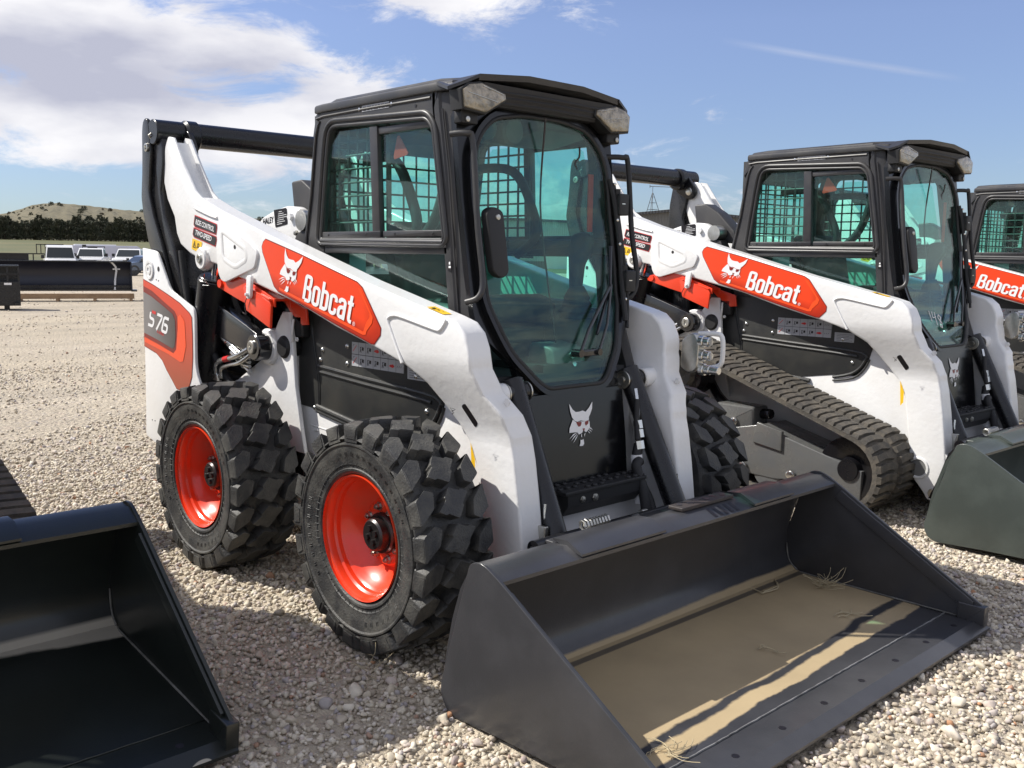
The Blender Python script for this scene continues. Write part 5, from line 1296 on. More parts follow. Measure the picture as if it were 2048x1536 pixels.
    for s_ in (-1, 1):
        mb.prism(rounded([(-.60, 1.22), (-.12, 1.20), (-.06, 1.15), (-.06, .98), (-.20, .94), (-.60, .94)], .03, 3), s_ * .40, s_ * .29, .02)
    mb.prism(rounded([(-.08, .94), (.10, .94), (.07, 1.03), (-.06, 1.05)], .02, 2), -.02, .16, .01)
    cn = obj('side_console', mb, M['interior_l'], cabn, smooth=40)
    mb = MB(); mb.lathe((.098, .06, 1.0), (1, 0, .25), [(.014, 0), (.014, .006), (.001, .007)], 14); mb.lathe((.11, .065, .965), (1, 0, .25), [(.010, 0), (.010, .006), (.001, .007)], 14); obj('console_screws', mb, M['galv'], cn, smooth=40)
    for s_ in (-1, 1):
        mb = MB(); y0 = s_ * .30
        mb.lathe((-.10, y0, 1.13), (0, 0, 1), [(.075, 0), (.070, .02), (.076, .03), (.064, .05), (.068, .06), (.055, .08), (.058, .09), (.042, .12), (.030, .14)], 20)
        mb.prism(rounded([(-.13, 1.25), (-.085, 1.25), (-.07, 1.36), (-.02, 1.43), (-.02, 1.475), (-.06, 1.50), (-.12, 1.49), (-.14, 1.42)], .018, 3), y0 - .028, y0 + .028, .018)
        obj('joystick', mb, M['seat'], cabn, smooth=50)
    mb = MB()
    for s_ in (-1, 1): mb.tube([(-.80, s_ * .30, 1.80), (-.55, s_ * .335, 1.78), (-.42, s_ * .34, 1.60), (-.40, s_ * .34, 1.48), (-.52, s_ * .34, 1.40)], .022, 10, 5)
    mb.tube([(-.20, -.36, 1.95), (-.17, -.36, 1.78), (-.24, -.36, 1.55), (-.42, -.35, 1.40)], .022, 10, 5)
    obj('lap_bar', mb, M['seat'], cabn, smooth=50)
    mb = MB(); mb.box(-.06, -.055, .31, .34, 1.50, 1.74); obj('seat_belt', mb, M['belt'], cabn, smooth=50)
    mb = MB(); mb.prism([(-.442, 1.862), (-.430, 1.862), (-.372, 1.792), (-.380, 1.784), (-.462, 1.772), (-.468, 1.780)], -.398, -.402); tg_ = obj('warning_tag', mb, M['belt'], cabn, smooth=0)
    mb = MB(); mb.box(-.79, -.67, -.40, -.398, 1.27, 1.40); obj('paper_sheet', mb, M['dec_s'], cabn, smooth=0)
    mb = MB(); mb.tube([(.01, -.02, 1.93), (F(1.6) - .02, -.012, 1.6), (F(1.3) - .03, .0, 1.3), (.05, .02, 1.05)], .004, 6, 4); mb.tube([(-.01, .20, 1.84), (-.02, .21, 1.80), (-.02, .185, 1.775), (-.02, .20, 1.75)], .004, 6, 3); obj('pull_cord', mb, M['rust'], cabn, smooth=50)
    # display shelf across the far window
    mb = MB(); mb.box(-.60, .0, .36, .40, 1.40, 1.47, .01); obj('window_sill', mb, M['interior'], cabn, smooth=30)
    return cabn

def make_loader(wheeled, bmat, style, decals=True):
    root = empty('skid_steer_loader' if wheeled else 'track_loader')
    make_body(root, wheeled); make_arm(root, -1, decals); make_arm(root, 1, False); make_cab(root)
    if wheeled:
        w = make_wheel(root, 0, -1)
        w2 = copy_tree(w, root); w2.location.x = -1.245; w2.rotation_euler.y = R(9)
        v = make_wheel(root, 0, 1); v.rotation_euler.y = R(5); v2 = copy_tree(v, root); v2.location.x = -1.245
    else:
        make_track(root, -1); make_track(root, 1)
    make_bucket(root, bmat, style)
    return root


# ------------------------------------------------------------------ the machines
def fpt(y, z, o=0.0): return (F(z) + o, y, z)
M1 = make_loader(True, M['bucket1'], 1)
tag(M1, 'white skid steer loader on four black tyres with orange rims, the nearest machine', 'skid steer loader')
M2 = make_loader(False, M['bucket2'], 2)
mb = MB()
def chalk(pts):
    for a, b in zip(pts[:-1], pts[1:]):
        for i in range(4):
            p = [a[0] + (b[0] - a[0]) * (i + t) / 4 for t in (0, 1)]; q = [a[1] + (b[1] - a[1]) * (i + t) / 4 for t in (0, 1)]
            z0, z1 = q; mb.tube([(F(z0) + .004, p[0], z0), (F(z1) + .004, p[1], z1)], .0028, 5)
chalk([(-.150, 1.095), (-.145, 1.035)]); chalk([(-.118, 1.090), (-.122, 1.055), (-.085, 1.060)]); chalk([(-.088, 1.085), (-.092, 1.015)])
chalk([(-.045, 1.070), (-.062, 1.055), (-.05, 1.04), (-.03, 1.025), (-.04, .995), (-.058, 1.005), (-.045, 1.035), (-.025, 1.055), (-.045, 1.070)])
obj('chalk_number', mb, M['dec_w'], M2, smooth=0)
M3 = copy_tree(M2); M0 = copy_tree(M2)
for c in list(M0.children):
    if c.name.split('.')[0] == 'coupler_block':
        for g in list(c.children): bpy.data.objects.remove(g)
        bpy.data.objects.remove(c)
for r_ in (M3, M0):
    for c in list(r_.children):
        if c.name.startswith('chalk_number'): bpy.data.objects.remove(c)
def set_bucket(root, m):
    for c in root.children:
        if c.name.startswith('bucket'):
            for g in c.children:
                if g.type == 'MESH' and g.data.materials[0] == M['bucket2']:
                    g.data = g.data.copy(); g.data.materials[0] = m
set_bucket(M0, M['bucket0'])
M2.location = (.2312, 2.9734, .0197); M2.rotation_euler.z = -.0279
M3.location = (.36, 6.20, 0); M3.rotation_euler.z = -.012
M0.location = (-1.0, -2.567, .01); M0.rotation_euler.z = .0
for c in M0.children:
    if c.name.startswith('bucket'): c.location.z = .185; c.rotation_euler.y = .12
tag(M2, 'white loader on rubber tracks with 148 chalked low on its windshield', 'track loader', 'track loaders parked in the row')
tag(M3, 'farthest white track loader, cut off by the right edge of the photo', 'track loader', 'track loaders parked in the row')
tag(M0, 'track loader at lower left showing only its track end and dark muddy bucket', 'track loader', 'track loaders parked in the row')

# ------------------------------------------------------------------ ground
def ground_mat():
    m = bpy.data.materials.new('gravel_ground'); m.use_nodes = True; nt = m.node_tree; N = nt.nodes; L = nt.links; p = N['Principled BSDF']
    p.inputs['Roughness'].default_value = .92; p.inputs['Specular IOR Level'].default_value = .2
    tc = N.new('ShaderNodeTexCoord')
    def noise(sc, de=6, ro=.6):
        x = N.new('ShaderNodeTexNoise'); x.inputs['Scale'].default_value = sc; x.inputs['Detail'].default_value = de; x.inputs['Roughness'].default_value = ro; L.new(tc.outputs['Object'], x.inputs['Vector']); return x.outputs['Fac']
    def ramp(f, *st):
        x = N.new('ShaderNodeValToRGB'); e = x.color_ramp.elements
        while len(e) > 1: e.remove(e[-1])
        e[0].position = st[0][0]; e[0].color = (*st[0][1], 1)
        for po, c in st[1:]: y = e.new(po); y.color = (*c, 1)
        L.new(f, x.inputs[0]); return x.outputs[0]
    def mix(f, a, b, bt='MIX'):
        x = N.new('ShaderNodeMix'); x.data_type = 'RGBA'; x.blend_type = bt
        for i, v in (('Factor', f), ('A', a), ('B', b)):
            if isinstance(v, float): x.inputs[i].default_value = v
            elif isinstance(v, tuple): x.inputs[i].default_value = (*v, 1)
            else: L.new(v, x.inputs[i])
        return x.outputs['Result']
    base = ramp(noise(.35, 8), (.35, (.42, .37, .295)), (.55, (.49, .435, .345)), (.7, (.55, .495, .40)))
    v = N.new('ShaderNodeTexVoronoi'); v.inputs['Scale'].default_value = 26; L.new(tc.outputs['Object'], v.inputs['Vector'])
    sep = N.new('ShaderNodeSeparateColor'); L.new(v.outputs['Color'], sep.inputs[0])
    st = ramp(sep.outputs[0], (0, (.30, .25, .20)), (.35, (.43, .36, .27)), (.7, (.56, .49, .38)), (.92, (.46, .36, .29)), (1, (.36, .34, .34)))
    c = mix(.55, base, st)
    tr = ramp(noise(.12, 3), (.45, (0, 0, 0)), (.6, (1, 1, 1)))
    mp_ = N.new('ShaderNodeMapping'); mp_.inputs['Scale'].default_value = (.9, .07, 1); mp_.inputs['Rotation'].default_value = (0, 0, .35); L.new(tc.outputs['Object'], mp_.inputs[0])
    sn_ = N.new('ShaderNodeTexNoise'); sn_.inputs['Scale'].default_value = 1.0; sn_.inputs['Detail'].default_value = 5; L.new(mp_.outputs[0], sn_.inputs['Vector'])
    c = mix(mix(.5, tr, (0, 0, 0)), c, (.50, .43, .32))
    c = mix(ramp(sn_.outputs['Fac'], (.42, (0, 0, 0)), (.62, (.6, .6, .6))), c, (.36, .315, .25))
    L.new(c, p.inputs['Base Color'])
    b = N.new('ShaderNodeBump'); b.inputs['Distance'].default_value = .03; b.inputs['Strength'].default_value = .8
    inv = N.new('ShaderNodeMath'); inv.operation = 'SUBTRACT'; inv.inputs[0].default_value = 1; L.new(v.outputs['Distance'], inv.inputs[1])
    ad = N.new('ShaderNodeMath'); ad.operation = 'ADD'; L.new(inv.outputs[0], ad.inputs[0]); L.new(noise(60, 4), ad.inputs[1])
    L.new(ad.outputs[0], b.inputs['Height']); L.new(b.outputs[0], p.inputs['Normal']); return m
def gh(x, y):
    """gentle undulation of the lot, flat under the near machines"""
    return .010 * math.sin(x * 1.7 + y * .6) * math.sin(y * 1.3 - x * .4) - .012
def polar(name, r_list, az0, az1, naz, zf, m, c=(2.75, -2.77)):
    vs = []; fs = []; n = naz + 1
    for r_ in r_list:
        for k in range(n): a = R(az0 + (az1 - az0) * k / naz); x = c[0] + r_ * math.cos(a); y = c[1] + r_ * math.sin(a); vs.append((x, y, zf(x, y, r_, math.degrees(a))))
    for i in range(len(r_list) - 1):
        for k in range(naz): fs.append((i * n + k, i * n + k + 1, (i + 1) * n + k + 1, (i + 1) * n + k))
    q = MB(); q.add(vs, fs); o = obj(name, q, m, None, smooth=0, fix=False); o.data.polygons.foreach_set('use_smooth', [True] * len(o.data.polygons)); o['kind'] = 'structure'; return o
def gz(x, y, r_, a): return gh(x, y) if r_ < 30 else -.012
rl = [.02] + [.35 * k for k in range(1, 50)] + [17.5 * 1.09 ** k for k in range(1, 20)] + [97]
polar('gravel_lot', rl, -180, 180, 200, gz, ground_mat())
def field_h(r_): t = min(1, max(0, (r_ - 92) / 170)); return -.03 + 4.3 * t ** 1.3 + max(0, r_ - 262) * .012
M['field'] = mat('dry_spring_grass', (.085, .092, .034), .9, noise=(.06, (.165, .14, .065), .8, 12), bump=(3, .4))
polar('field', [92 + 4 * k for k in range(12)] + [144 + 14 * k for k in range(16)] + [400, 480, 600, 800, 1100, 1600, 2400, 3600], -180, 180, 180, lambda x, y, r_, a: field_h(r_), M['field'])
def ridge(a):
    el = np.interp(a, [120, 140, 151.5, 154, 156, 158.5, 160.2, 161.6, 162.6, 163.6, 164.6, 166, 172, 180], [1.2, 1.75, 2.05, 2.12, 2.20, 2.33, 2.50, 2.58, 2.48, 2.10, 1.80, 1.6, 1.2, .5])
    return 1.38 + 620 * math.tan(R(el))
def hill_h(x, y, r_, a):
    t = min(1, max(0, (r_ - 330) / 290)); s_ = t * t * (3 - 2 * t)
    if r_ > 620: s_ = max(0, 1 - (r_ - 620) / 400) ** .7
    return field_h(330) * (1 - s_) + ridge(a) * s_ - 2 + 1.2 * math.sin(a * 9 + r_ * .03) * s_ * (1 if abs(r_ - 620) > 30 else .15) + (2 if abs(r_ - 620) < 1 else 0)
M['hill'] = mat('sage_hill', (.150, .130, .078), .95, noise=(.14, (.070, .066, .038), 1.0, 15), bump=(.6, .8))
polar('hill', [330, 370, 410, 450, 490, 520, 550, 575, 600, 612, 620, 640, 700, 800, 1000], 118, 182, 256, hill_h, M['hill'])

# ------------------------------------------------------------------ gravel stones
def stones():
    ic = bmesh.new(); bmesh.ops.create_icosphere(ic, subdivisions=1, radius=1); V0 = np.array([v.co[:] for v in ic.verts]); F0 = np.array([[v.index for v in f.verts] for f in ic.faces]); ic.free()
    ic = bmesh.new(); bmesh.ops.create_icosphere(ic, subdivisions=2, radius=1); V1 = np.array([v.co[:] for v in ic.verts]); F1 = np.array([[v.index for v in f.verts] for f in ic.faces]); ic.free()
    rg = np.random.default_rng(11)
    def variants(V, n):
        out = []
        for _ in range(n):
            P = V * (1 + rg.normal(0, .07, (len(V), 1)))
            for _k in range(14):      # chop flat faces
                d = rg.normal(size=3); d /= np.linalg.norm(d); h = rg.uniform(.42, .72); t = P @ d; m_ = t > h; P[m_] -= np.outer(t[m_] - h, d)
            out.append(P)
        return np.array(out)
    A = variants(V0, 40); B = variants(V1, 30)
    cx, cy = 2.75, -2.77
    def sample(r0, r1, dens, smin, smax, pw, az=(92, 182)):
        ar = math.radians(az[1] - az[0]) / 2 * (r1 * r1 - r0 * r0); n = int(ar * dens)
        r_ = np.sqrt(rg.uniform(r0 * r0, r1 * r1, n)); a = np.radians(rg.uniform(az[0], az[1], n)); s_ = smin + (smax - smin) * rg.uniform(0, 1, n) ** pw
        return np.c_[cx + r_ * np.cos(a), cy + r_ * np.sin(a), s_]
    big = np.concatenate([sample(1.4, 7.5, 330, .011, .027, 2.6), sample(1.4, 6.5, 6, .024, .042, 2.2)])
    small = np.concatenate([sample(1.4, 7, 2700, .006, .018, 1.2), sample(7, 13, 520, .010, .024, 1.8), sample(13, 24, 70, .014, .030, 1.8), sample(24, 45, 10, .02, .04, 1.6)])
    vs = []; fs = []; tone = []; off = 0
    for P, V, Fc, emb in ((big, B, F1, .15), (small, A, F0, .1)):
        x, y, s_ = P.T
        # thin out on the packed sandy patches
        pn = np.sin(x * 1.3 + 2.1 * np.sin(y * .7)) * np.sin(y * 1.1 + 1.4 * np.sin(x * .9)) + .5 * np.sin(x * 3.1 - y * 2.3)
        keep = (rg.uniform(0, 1, len(x)) < np.clip(1.05 - .75 * np.clip(pn - .35, 0, 1), .18, 1)) | (np.hypot(x - 2.75, y + 2.77) < 6.5)
        far_ = np.hypot(x - 2.75, y + 2.77) > 8.5 + .8 * np.sin(y * 1.1); keep &= ~(far_ & (rg.uniform(0, 1, len(x)) < .72 + .22 * np.clip(np.sin(x * .9 + .5 * y), -1, 1)))
        # nothing inside buckets, under tyres
        keep &= ~((x > .56) & (x < 1.44) & (np.abs(y) < .97)); keep &= ~((x > -.45) & (x < .40) & (y > -3.55) & (y < -1.60) & (rg.uniform(0, 1, len(x)) < .9)); keep &= ~((x > .75) & (x < 1.68) & (y > 1.98) & (y < 3.95))
        for wx in (0, -1.245):
            for wy in (-.765, .765): keep &= ~((np.abs(x - wx) < .085) & (np.abs(y - wy) < .16))
        x, y, s_ = x[keep], y[keep], s_[keep]; n = len(x)
        va = rg.integers(0, len(V), n); W = V[va]
        sc = s_[:, None] * rg.uniform(.65, 1.25, (n, 3)); W = W * sc[:, None, :]
        q = rg.normal(size=(n, 4)); q /= np.linalg.norm(q, axis=1)[:, None]; w, a, b, c = q.T
        Rm = np.stack([1 - 2 * (b * b + c * c), 2 * (a * b - c * w), 2 * (a * c + b * w), 2 * (a * b + c * w), 1 - 2 * (a * a + c * c), 2 * (b * c - a * w), 2 * (a * c - b * w), 2 * (b * c + a * w), 1 - 2 * (a * a + b * b)], 1).reshape(n, 3, 3)
        W = np.einsum('nij,nkj->nki', Rm, W); W[:, :, 2] *= .85
        g = .010 * np.sin(x * 1.7 + y * .6) * np.sin(y * 1.3 - x * .4) - .012
        W[:, :, 0] += x[:, None]; W[:, :, 1] += y[:, None]; W[:, :, 2] += (g + s_ * (.30 + rg.uniform(-.2, .25, n)))[:, None]
        k = W.shape[1]; vs.append(W.reshape(-1, 3)); fs.append((Fc[None] + (np.arange(n) * k)[:, None, None] + off).reshape(-1, 3)); off += n * k
        tone.append(np.repeat(rg.uniform(0, 1, n), k))
    Vv = np.concatenate(vs).astype(np.float32); Ff = np.concatenate(fs).astype(np.int32); T = np.concatenate(tone).astype(np.float32)
    me = bpy.data.meshes.new('gravel'); me.vertices.add(len(Vv)); me.vertices.foreach_set('co', Vv.ravel()); me.loops.add(Ff.size); me.loops.foreach_set('vertex_index', Ff.ravel())
    me.polygons.add(len(Ff)); me.polygons.foreach_set('loop_start', np.arange(0, Ff.size, 3, dtype=np.int32)); me.update(calc_edges=True)
    at = me.attributes.new('stone', 'FLOAT', 'POINT'); at.data.foreach_set('value', T)
    m = bpy.data.materials.new('crushed_stone'); m.use_nodes = True; nt = m.node_tree; N = nt.nodes; L = nt.links; p = N['Principled BSDF']; p.inputs['Roughness'].default_value = .85; p.inputs['Specular IOR Level'].default_value = .25
    an = N.new('ShaderNodeAttribute'); an.attribute_name = 'stone'
    rp = N.new('ShaderNodeValToRGB'); e = rp.color_ramp.elements; e[0].position = 0; e[0].color = (.34, .28, .22, 1); e[1].position = 1; e[1].color = (.45, .24, .13, 1)
    for po, c in ((.12, (.44, .38, .30)), (.35, (.53, .465, .36)), (.55, (.60, .54, .43)), (.74, (.68, .62, .52)), (.84, (.52, .44, .38)), (.92, (.44, .40, .38)), (.97, (.34, .31, .30))): el = e.new(po); el.color = (*c, 1)
    L.new(an.outputs['Fac'], rp.inputs[0]); tc = N.new('ShaderNodeTexCoord'); nz = N.new('ShaderNodeTexNoise'); nz.inputs['Scale'].default_value = 45; nz.inputs['Detail'].default_value = 5; L.new(tc.outputs['Object'], nz.inputs['Vector'])
    mr = N.new('ShaderNodeMapRange'); mr.inputs['To Min'].default_value = .72; mr.inputs['To Max'].default_value = 1.25; L.new(nz.outputs['Fac'], mr.inputs['Value'])
    mx = N.new('ShaderNodeMix'); mx.data_type = 'RGBA'; mx.blend_type = 'MULTIPLY'; mx.inputs['Factor'].default_value = 1; L.new(rp.outputs[0], mx.inputs['A']); L.new(mr.outputs[0], mx.inputs['B']); L.new(mx.outputs['Result'], p.inputs['Base Color'])
    b = N.new('ShaderNodeBump'); b.inputs['Strength'].default_value = .5; b.inputs['Distance'].default_value = .004; L.new(nz.outputs['Fac'], b.inputs['Height']); L.new(b.outputs[0], p.inputs['Normal'])
    me.materials.append(m); o = link(bpy.data.objects.new('gravel', me)); o['kind'] = 'stuff'; o['label'] = 'loose crushed cream and grey stones covering the lot'; o['category'] = 'gravel'
stones()

# ------------------------------------------------------------------ far trees, shrubs
M['needle'] = mat('cedar_foliage', (.070, .080, .052), .85, noise=(.5, (.12, .105, .068), .8, 4))  # base lightened in place of distance haze
M['needle2'] = mat('brown_cedar_foliage', (.095, .080, .052), .85, noise=(.9, (.085, .062, .035), .8, 4))
M['bark'] = mat('bark', (.09, .065, .045), .9)
def cedar(h, w, seed, name='cedar_tree', m='needle'):
    rg = random.Random(seed); t = empty(name)
    mb = MB(); mb.cyl((0, 0, -.3), (0, 0, h * .8), .16, 8, .04); obj('trunk', mb, M['bark'], t, smooth=60)
    mb = MB()
    lobes = [(rg.uniform(-.25, .25) * w, rg.uniform(-.25, .25) * w, rg.uniform(0, h * .3), rg.uniform(.6, 1.0)) for _ in range(4)]
    for k in range(1300):
        lx, ly, lz, ls = lobes[k % 4]; u = rg.random() ** .8; z = lz * .3 + u * (h - lz * .3) * (ls if k % 4 else 1)
        rad = w * .62 * (1 - u * .92) ** .6 * (.55 + .45 * rg.random()) * (1 + .25 * math.sin(z * 3 + seed)) + .08
        a = rg.uniform(0, 6.283); x = lx * (1 - u) + rad * math.cos(a); y = ly * (1 - u) + rad * math.sin(a); s_ = rg.uniform(.22, .50)
        d = Vector((math.cos(a) * .8, math.sin(a) * .8, rg.uniform(.1, 1.0))).normalized(); e = d.cross(Vector((rg.uniform(-1, 1), rg.uniform(-1, 1), rg.uniform(-1, 1)))).normalized()
        c = Vector((x, y, z)); mb.add([tuple(c - d * s_ * .4 - e * s_ * .5), tuple(c - d * s_ * .4 + e * s_ * .5), tuple(c + d * s_)], [(0, 1, 2)])
    obj('crown', mb, M[m], t, smooth=0, fix=False); return t
protos = [cedar(6.6, 4.4, 1), cedar(7.6, 4.2, 2), cedar(5.8, 4.8, 3), cedar(6.8, 3.6, 4), cedar(5.4, 4.2, 5, m='needle2')]
used = set(); rg = random.Random(21); cnt = 0
for row in (0, 1):
    for k in range(44):
        az = 166.2 - k * .42 + rg.uniform(-.12, .12) + row * .2; r_ = 262 + row * 7 + rg.uniform(-2, 2)
        pi = rg.choice([0, 0, 1, 2, 2, 3, 4]); p = protos[pi]
        o = p if pi not in used else copy_tree(p); used.add(pi)
        o.location = (2.75 + r_ * math.cos(R(az)), -2.77 + r_ * math.sin(R(az)), field_h(r_) - .1); o.rotation_euler.z = rg.uniform(0, 6.28); sc = rg.uniform(.72, 1.0); o.scale = (sc, sc, sc * .95)
        tag(o, 'brownish cedar among the dark ones of the windbreak below the hill' if pi == 4 else 'dark green cedar in the long windbreak between the field and the hill', 'tree', 'brownish cedars of the windbreak' if pi == 4 else 'dark cedars of the windbreak')
def shrub(seed):
    rg = random.Random(seed); t = empty('hill_shrub'); mb = MB()
    for k in range(260):
        a = rg.uniform(0, 6.283); u = rg.random(); rr = 2.6 * math.sqrt(rg.random()) * math.sqrt(1 - u * u * .8); c = Vector((rr * math.cos(a), rr * math.sin(a), u * 3.6 + .2)); s_ = rg.uniform(.4, .9)
        d = Vector((rg.uniform(-1, 1), rg.uniform(-1, 1), rg.uniform(0, 1))).normalized(); e = d.cross(Vector((rg.uniform(-1, 1), .3, rg.uniform(-1, 1)))).normalized()
        mb.add([tuple(c - e * s_ * .5), tuple(c + e * s_ * .5), tuple(c + d * s_)], [(0, 1, 2)])
    obj('crown', mb, M['needle2'] if seed % 2 else M['needle'], t, smooth=0, fix=False)
    mb = MB(); mb.cyl((0, 0, -.5), (0, 0, 1.5), .25, 6, .1); obj('trunk', mb, M['bark'], t, smooth=60); return t
sp_ = [shrub(k) for k in range(3)]; rg = random.Random(4)
for k in range(110):
    az = rg.uniform(150, 167) if k > 14 else 164.6 - k * .19; r_ = rg.uniform(455, 612) if k > 14 else rg.uniform(590, 616)
    o = sp_[k] if k < 3 else copy_tree(sp_[k % 3]); x = 2.75 + r_ * math.cos(R(az)); y = -2.77 + r_ * math.sin(R(az)); o.location = (x, y, hill_h(x, y, r_, az) - .3); sc = rg.uniform(.22, .68) * (1.0 if k > 14 else .7) * (1.4 if k in (4, 7) else 1); o.scale = (sc, sc, sc * rg.uniform(.7, 1.1)); o.rotation_euler.z = rg.uniform(0, 6)
    tag(o, 'small dark shrub scattered on the dry hill above the windbreak', 'shrub', 'shrubs on the hill')

# ------------------------------------------------------------------ vehicles in the distance
M['carwhite'] = mat('white_car_paint', (.78, .78, .77), .25, coat=.5)
M['carblue'] = mat('grey_blue_car_paint', (.10, .13, .18), .25, coat=.6)
M['trailer'] = mat('lavender_white_trailer_skin', (.50, .51, .60), .35, noise=(.6, (.42, .43, .50), .4))
M['lampred'] = mat('amber_marker', (.45, .10, .05), .3)
M['head'] = mat('headlight_lens', (.55, .56, .56), .1, metal=.6)
YZf = lambda u, v, w: (w, u, v)
def vehicle(name, body, W_, color, cabin, wheels, grille, lamps, bed=None, hood_z=1.05, hatch=False):
    """front faces +x; body side outline (x,z)"""
    t = empty(name)
    mb = MB(); mb.prism(rounded(body, .07, 3), -W_ / 2, W_ / 2, .06)
    c = ccw(cabin); n = len(c); zt = max(z for _, z in c); zb = min(z for _, z in c)
    lean = lambda z: .14 * (z - zb) / max(.01, zt - zb)
    vs = [(x, -W_ / 2 + .03 + lean(z), z) for x, z in c] + [(x, W_ / 2 - .03 - lean(z), z) for x, z in c]
    mb.add(vs, [tuple(range(n)), tuple(range(n, 2 * n))[::-1]] + [(i, (i + 1) % n, n + (i + 1) % n, n + i) for i in range(n)])
    obj('body', mb, color, t, smooth=40)
    # windshield: slanted pane on the front of the cabin
    xs = sorted(c, key=lambda q: -q[0]); low = max((q for q in c if q[1] < zb + .05), key=lambda q: q[0]); top = max((q for q in c if q[1] > zt - .10), key=lambda q: q[0])
    def P(t_, y_): x = low[0] + (top[0] - low[0]) * t_; z = low[1] + (top[1] - low[1]) * t_; return (x + .012, y_ * (W_ / 2 - .10 - lean(z)), z + .008)
    mb = MB(); mb.add([P(.08, -1), P(.08, 1), P(.88, 1), P(.88, -1)], [(0, 1, 2, 3)]); obj('windshield', mb, M['carglass'], t, smooth=0)
    for s_ in (-1, 1):
        mb = MB(); bx = min(q[0] for q in c); x0 = low[0] - .25; x1 = bx + .2; z0 = zb + .08; z1 = zt - .12
        f_ = lambda z: s_ * (W_ / 2 - .025 - lean(z)); tx = top[0] - .08
        mb.add([(x0, f_(z0), z0), (tx, f_(z1), z1), (x1 + .1, f_(z1), z1), (x1, f_(z0), z0)], [(0, 1, 2, 3)]); obj('side_window', mb, M['carglass'], t, smooth=0)
        mb = MB(); mb.box(low[0] - .32, low[0] - .20, s_ * (W_ / 2 + .02), s_ * (W_ / 2 + .24), zb + .05, zb + .30, .03); obj('wing_mirror', mb, M['plastic'], t, smooth=40)
    fx = max(q[0] for q in body)
    mb = MB()
    y0, y1, z0, z1 = grille; mb.box(fx - .02, fx + .015, y0, y1, z0, z1, .005); g = obj('grille', mb, M['plastic'], t, smooth=0)
    mb = MB()
    for k in range(3): mb.box(fx + .015, fx + .03, y0 + .04, y1 - .04, z0 + .06 + k * (z1 - z0) / 3.4, z0 + .085 + k * (z1 - z0) / 3.4)
    obj('grille_bars', mb, M['steel'], g, smooth=0)
    for s_ in (-1, 1):
        mb = MB(); a, b, c_, d = lamps; mb.box(fx - .04, fx + .02, s_ * a, s_ * b, c_, d, .01); obj('headlight', mb, M['head'], t, smooth=0)
    mb = MB(); mb.box(fx - .1, fx + .09, -W_ / 2 + .02, W_ / 2 - .02, .42, .62, .03); obj('bumper', mb, M['steel'] if name == 'pickup_truck' else M['plastic'], t, smooth=40)
    for wx in wheels:
        for s_ in (-1, 1):
            mb = MB(); mb.lathe((wx, s_ * (W_ / 2 - .26), .38), (0, s_, 0), [(.22, 0), (.36, 0), (.38, .03), (.38, .23), (.36, .26), (.23, .265), (.22, .25)], 28); w = obj('wheel', mb, M['tyre'], t, smooth=40)
            mb = MB(); mb.lathe((wx, s_ * (W_ / 2 - .26), .38), (0, s_, 0), [(.22, .1), (.225, .24), (.19, .22), (.06, .20), (.05, .25), (.01, .25)], 20); obj('rim', mb, M['steel'], w, smooth=40)
    return t
def truck():
    body = [(-2.85, .55), (-2.85, 1.25), (-.75, 1.28), (1.25, 1.22), (2.55, 1.12), (2.68, 1.0), (2.68, .48), (2.2, .42), (-2.4, .42)]
    cabin = [(-.95, 1.2), (-.90, 1.84), (-.70, 1.90), (.55, 1.88), (1.35, 1.2)]
    t = vehicle('pickup_truck', body, 2.0, M['carwhite'], cabin, (1.75, -1.85), (-.62, .62, .68, 1.00), (.66, .95, .74, 1.0))
    mb = MB(); mb.box(-2.80, -1.0, -.85, .85, 1.255, 1.285); obj('bed', mb, M['plastic'], t, smooth=0)
    return t
tk = truck()
C0 = (2.75, -2.77)
def pos(az, r_, z=-.01): return (C0[0] + r_ * math.cos(R(az)), C0[1] + r_ * math.sin(R(az)), z)
def az_px(px): return 136.69 + math.degrees(math.atan((1024 - px) / 1933.4)) * 1.0
face = lambda az: R(az + 180)
tk.scale = (.9, .9, .9); tk.location = pos(az_px(192), 74); tk.rotation_euler.z = face(az_px(192)) + R(-7); tag(tk, 'white pickup with a light rack behind its cab, parked between the van and another pickup', 'pickup truck', 'white pickups by the trailer')
tk2 = copy_tree(tk); tk2.scale = (.9, .9, .9); tk2.location = pos(az_px(268), 77); tk2.rotation_euler.z = face(az_px(268)) + R(-9); tag(tk2, 'white pickup half hidden behind the grey blue car', 'pickup truck', 'white pickups by the trailer')
mb = MB()
for s_ in (-.8, .8): mb.tube([(-1.05, s_, 1.2), (-1.05, s_, 2.02)], .03, 6)
mb.tube([(-1.05, -.82, 2.02), (-1.05, .82, 2.02)], .03, 6); mb.box(-1.15, -.95, -.82, -.55, 1.98, 2.16); mb.box(-.45, -.2, -.35, .35, 1.89, 1.98, .02); obj('headache_rack', mb, M['plastic'], tk, smooth=40)
body = [(-2.6, .5), (-2.6, 1.1), (1.55, 1.12), (2.35, 1.06), (2.45, .95), (2.45, .45), (-2.4, .42)]
cabin = [(-2.58, 1.05), (-2.5, 1.95), (-2.2, 2.06), (.85, 2.05), (1.10, 1.98), (1.75, 1.08)]
van = vehicle('van', body, 2.0, M['carwhite'], cabin, (1.55, -1.7), (-.60, .60, .66, .98), (.62, .92, .80, .97))
mb = MB(); mb.box(2.43, 2.475, -.92, .92, .64, .70); obj('amber_strip', mb, M['lampred'], van, smooth=0)
van.scale = (.9, .9, .9); van.location = pos(az_px(127), 70); van.rotation_euler.z = face(az_px(127)) + R(2); tag(van, 'white passenger van with black grille, leftmost of the parked vehicles', 'van')
body = [(-2.3, .5), (-2.3, .95), (-1.2, 1.0), (1.2, .95), (2.15, .82), (2.25, .7), (2.25, .35), (-2.1, .32)]
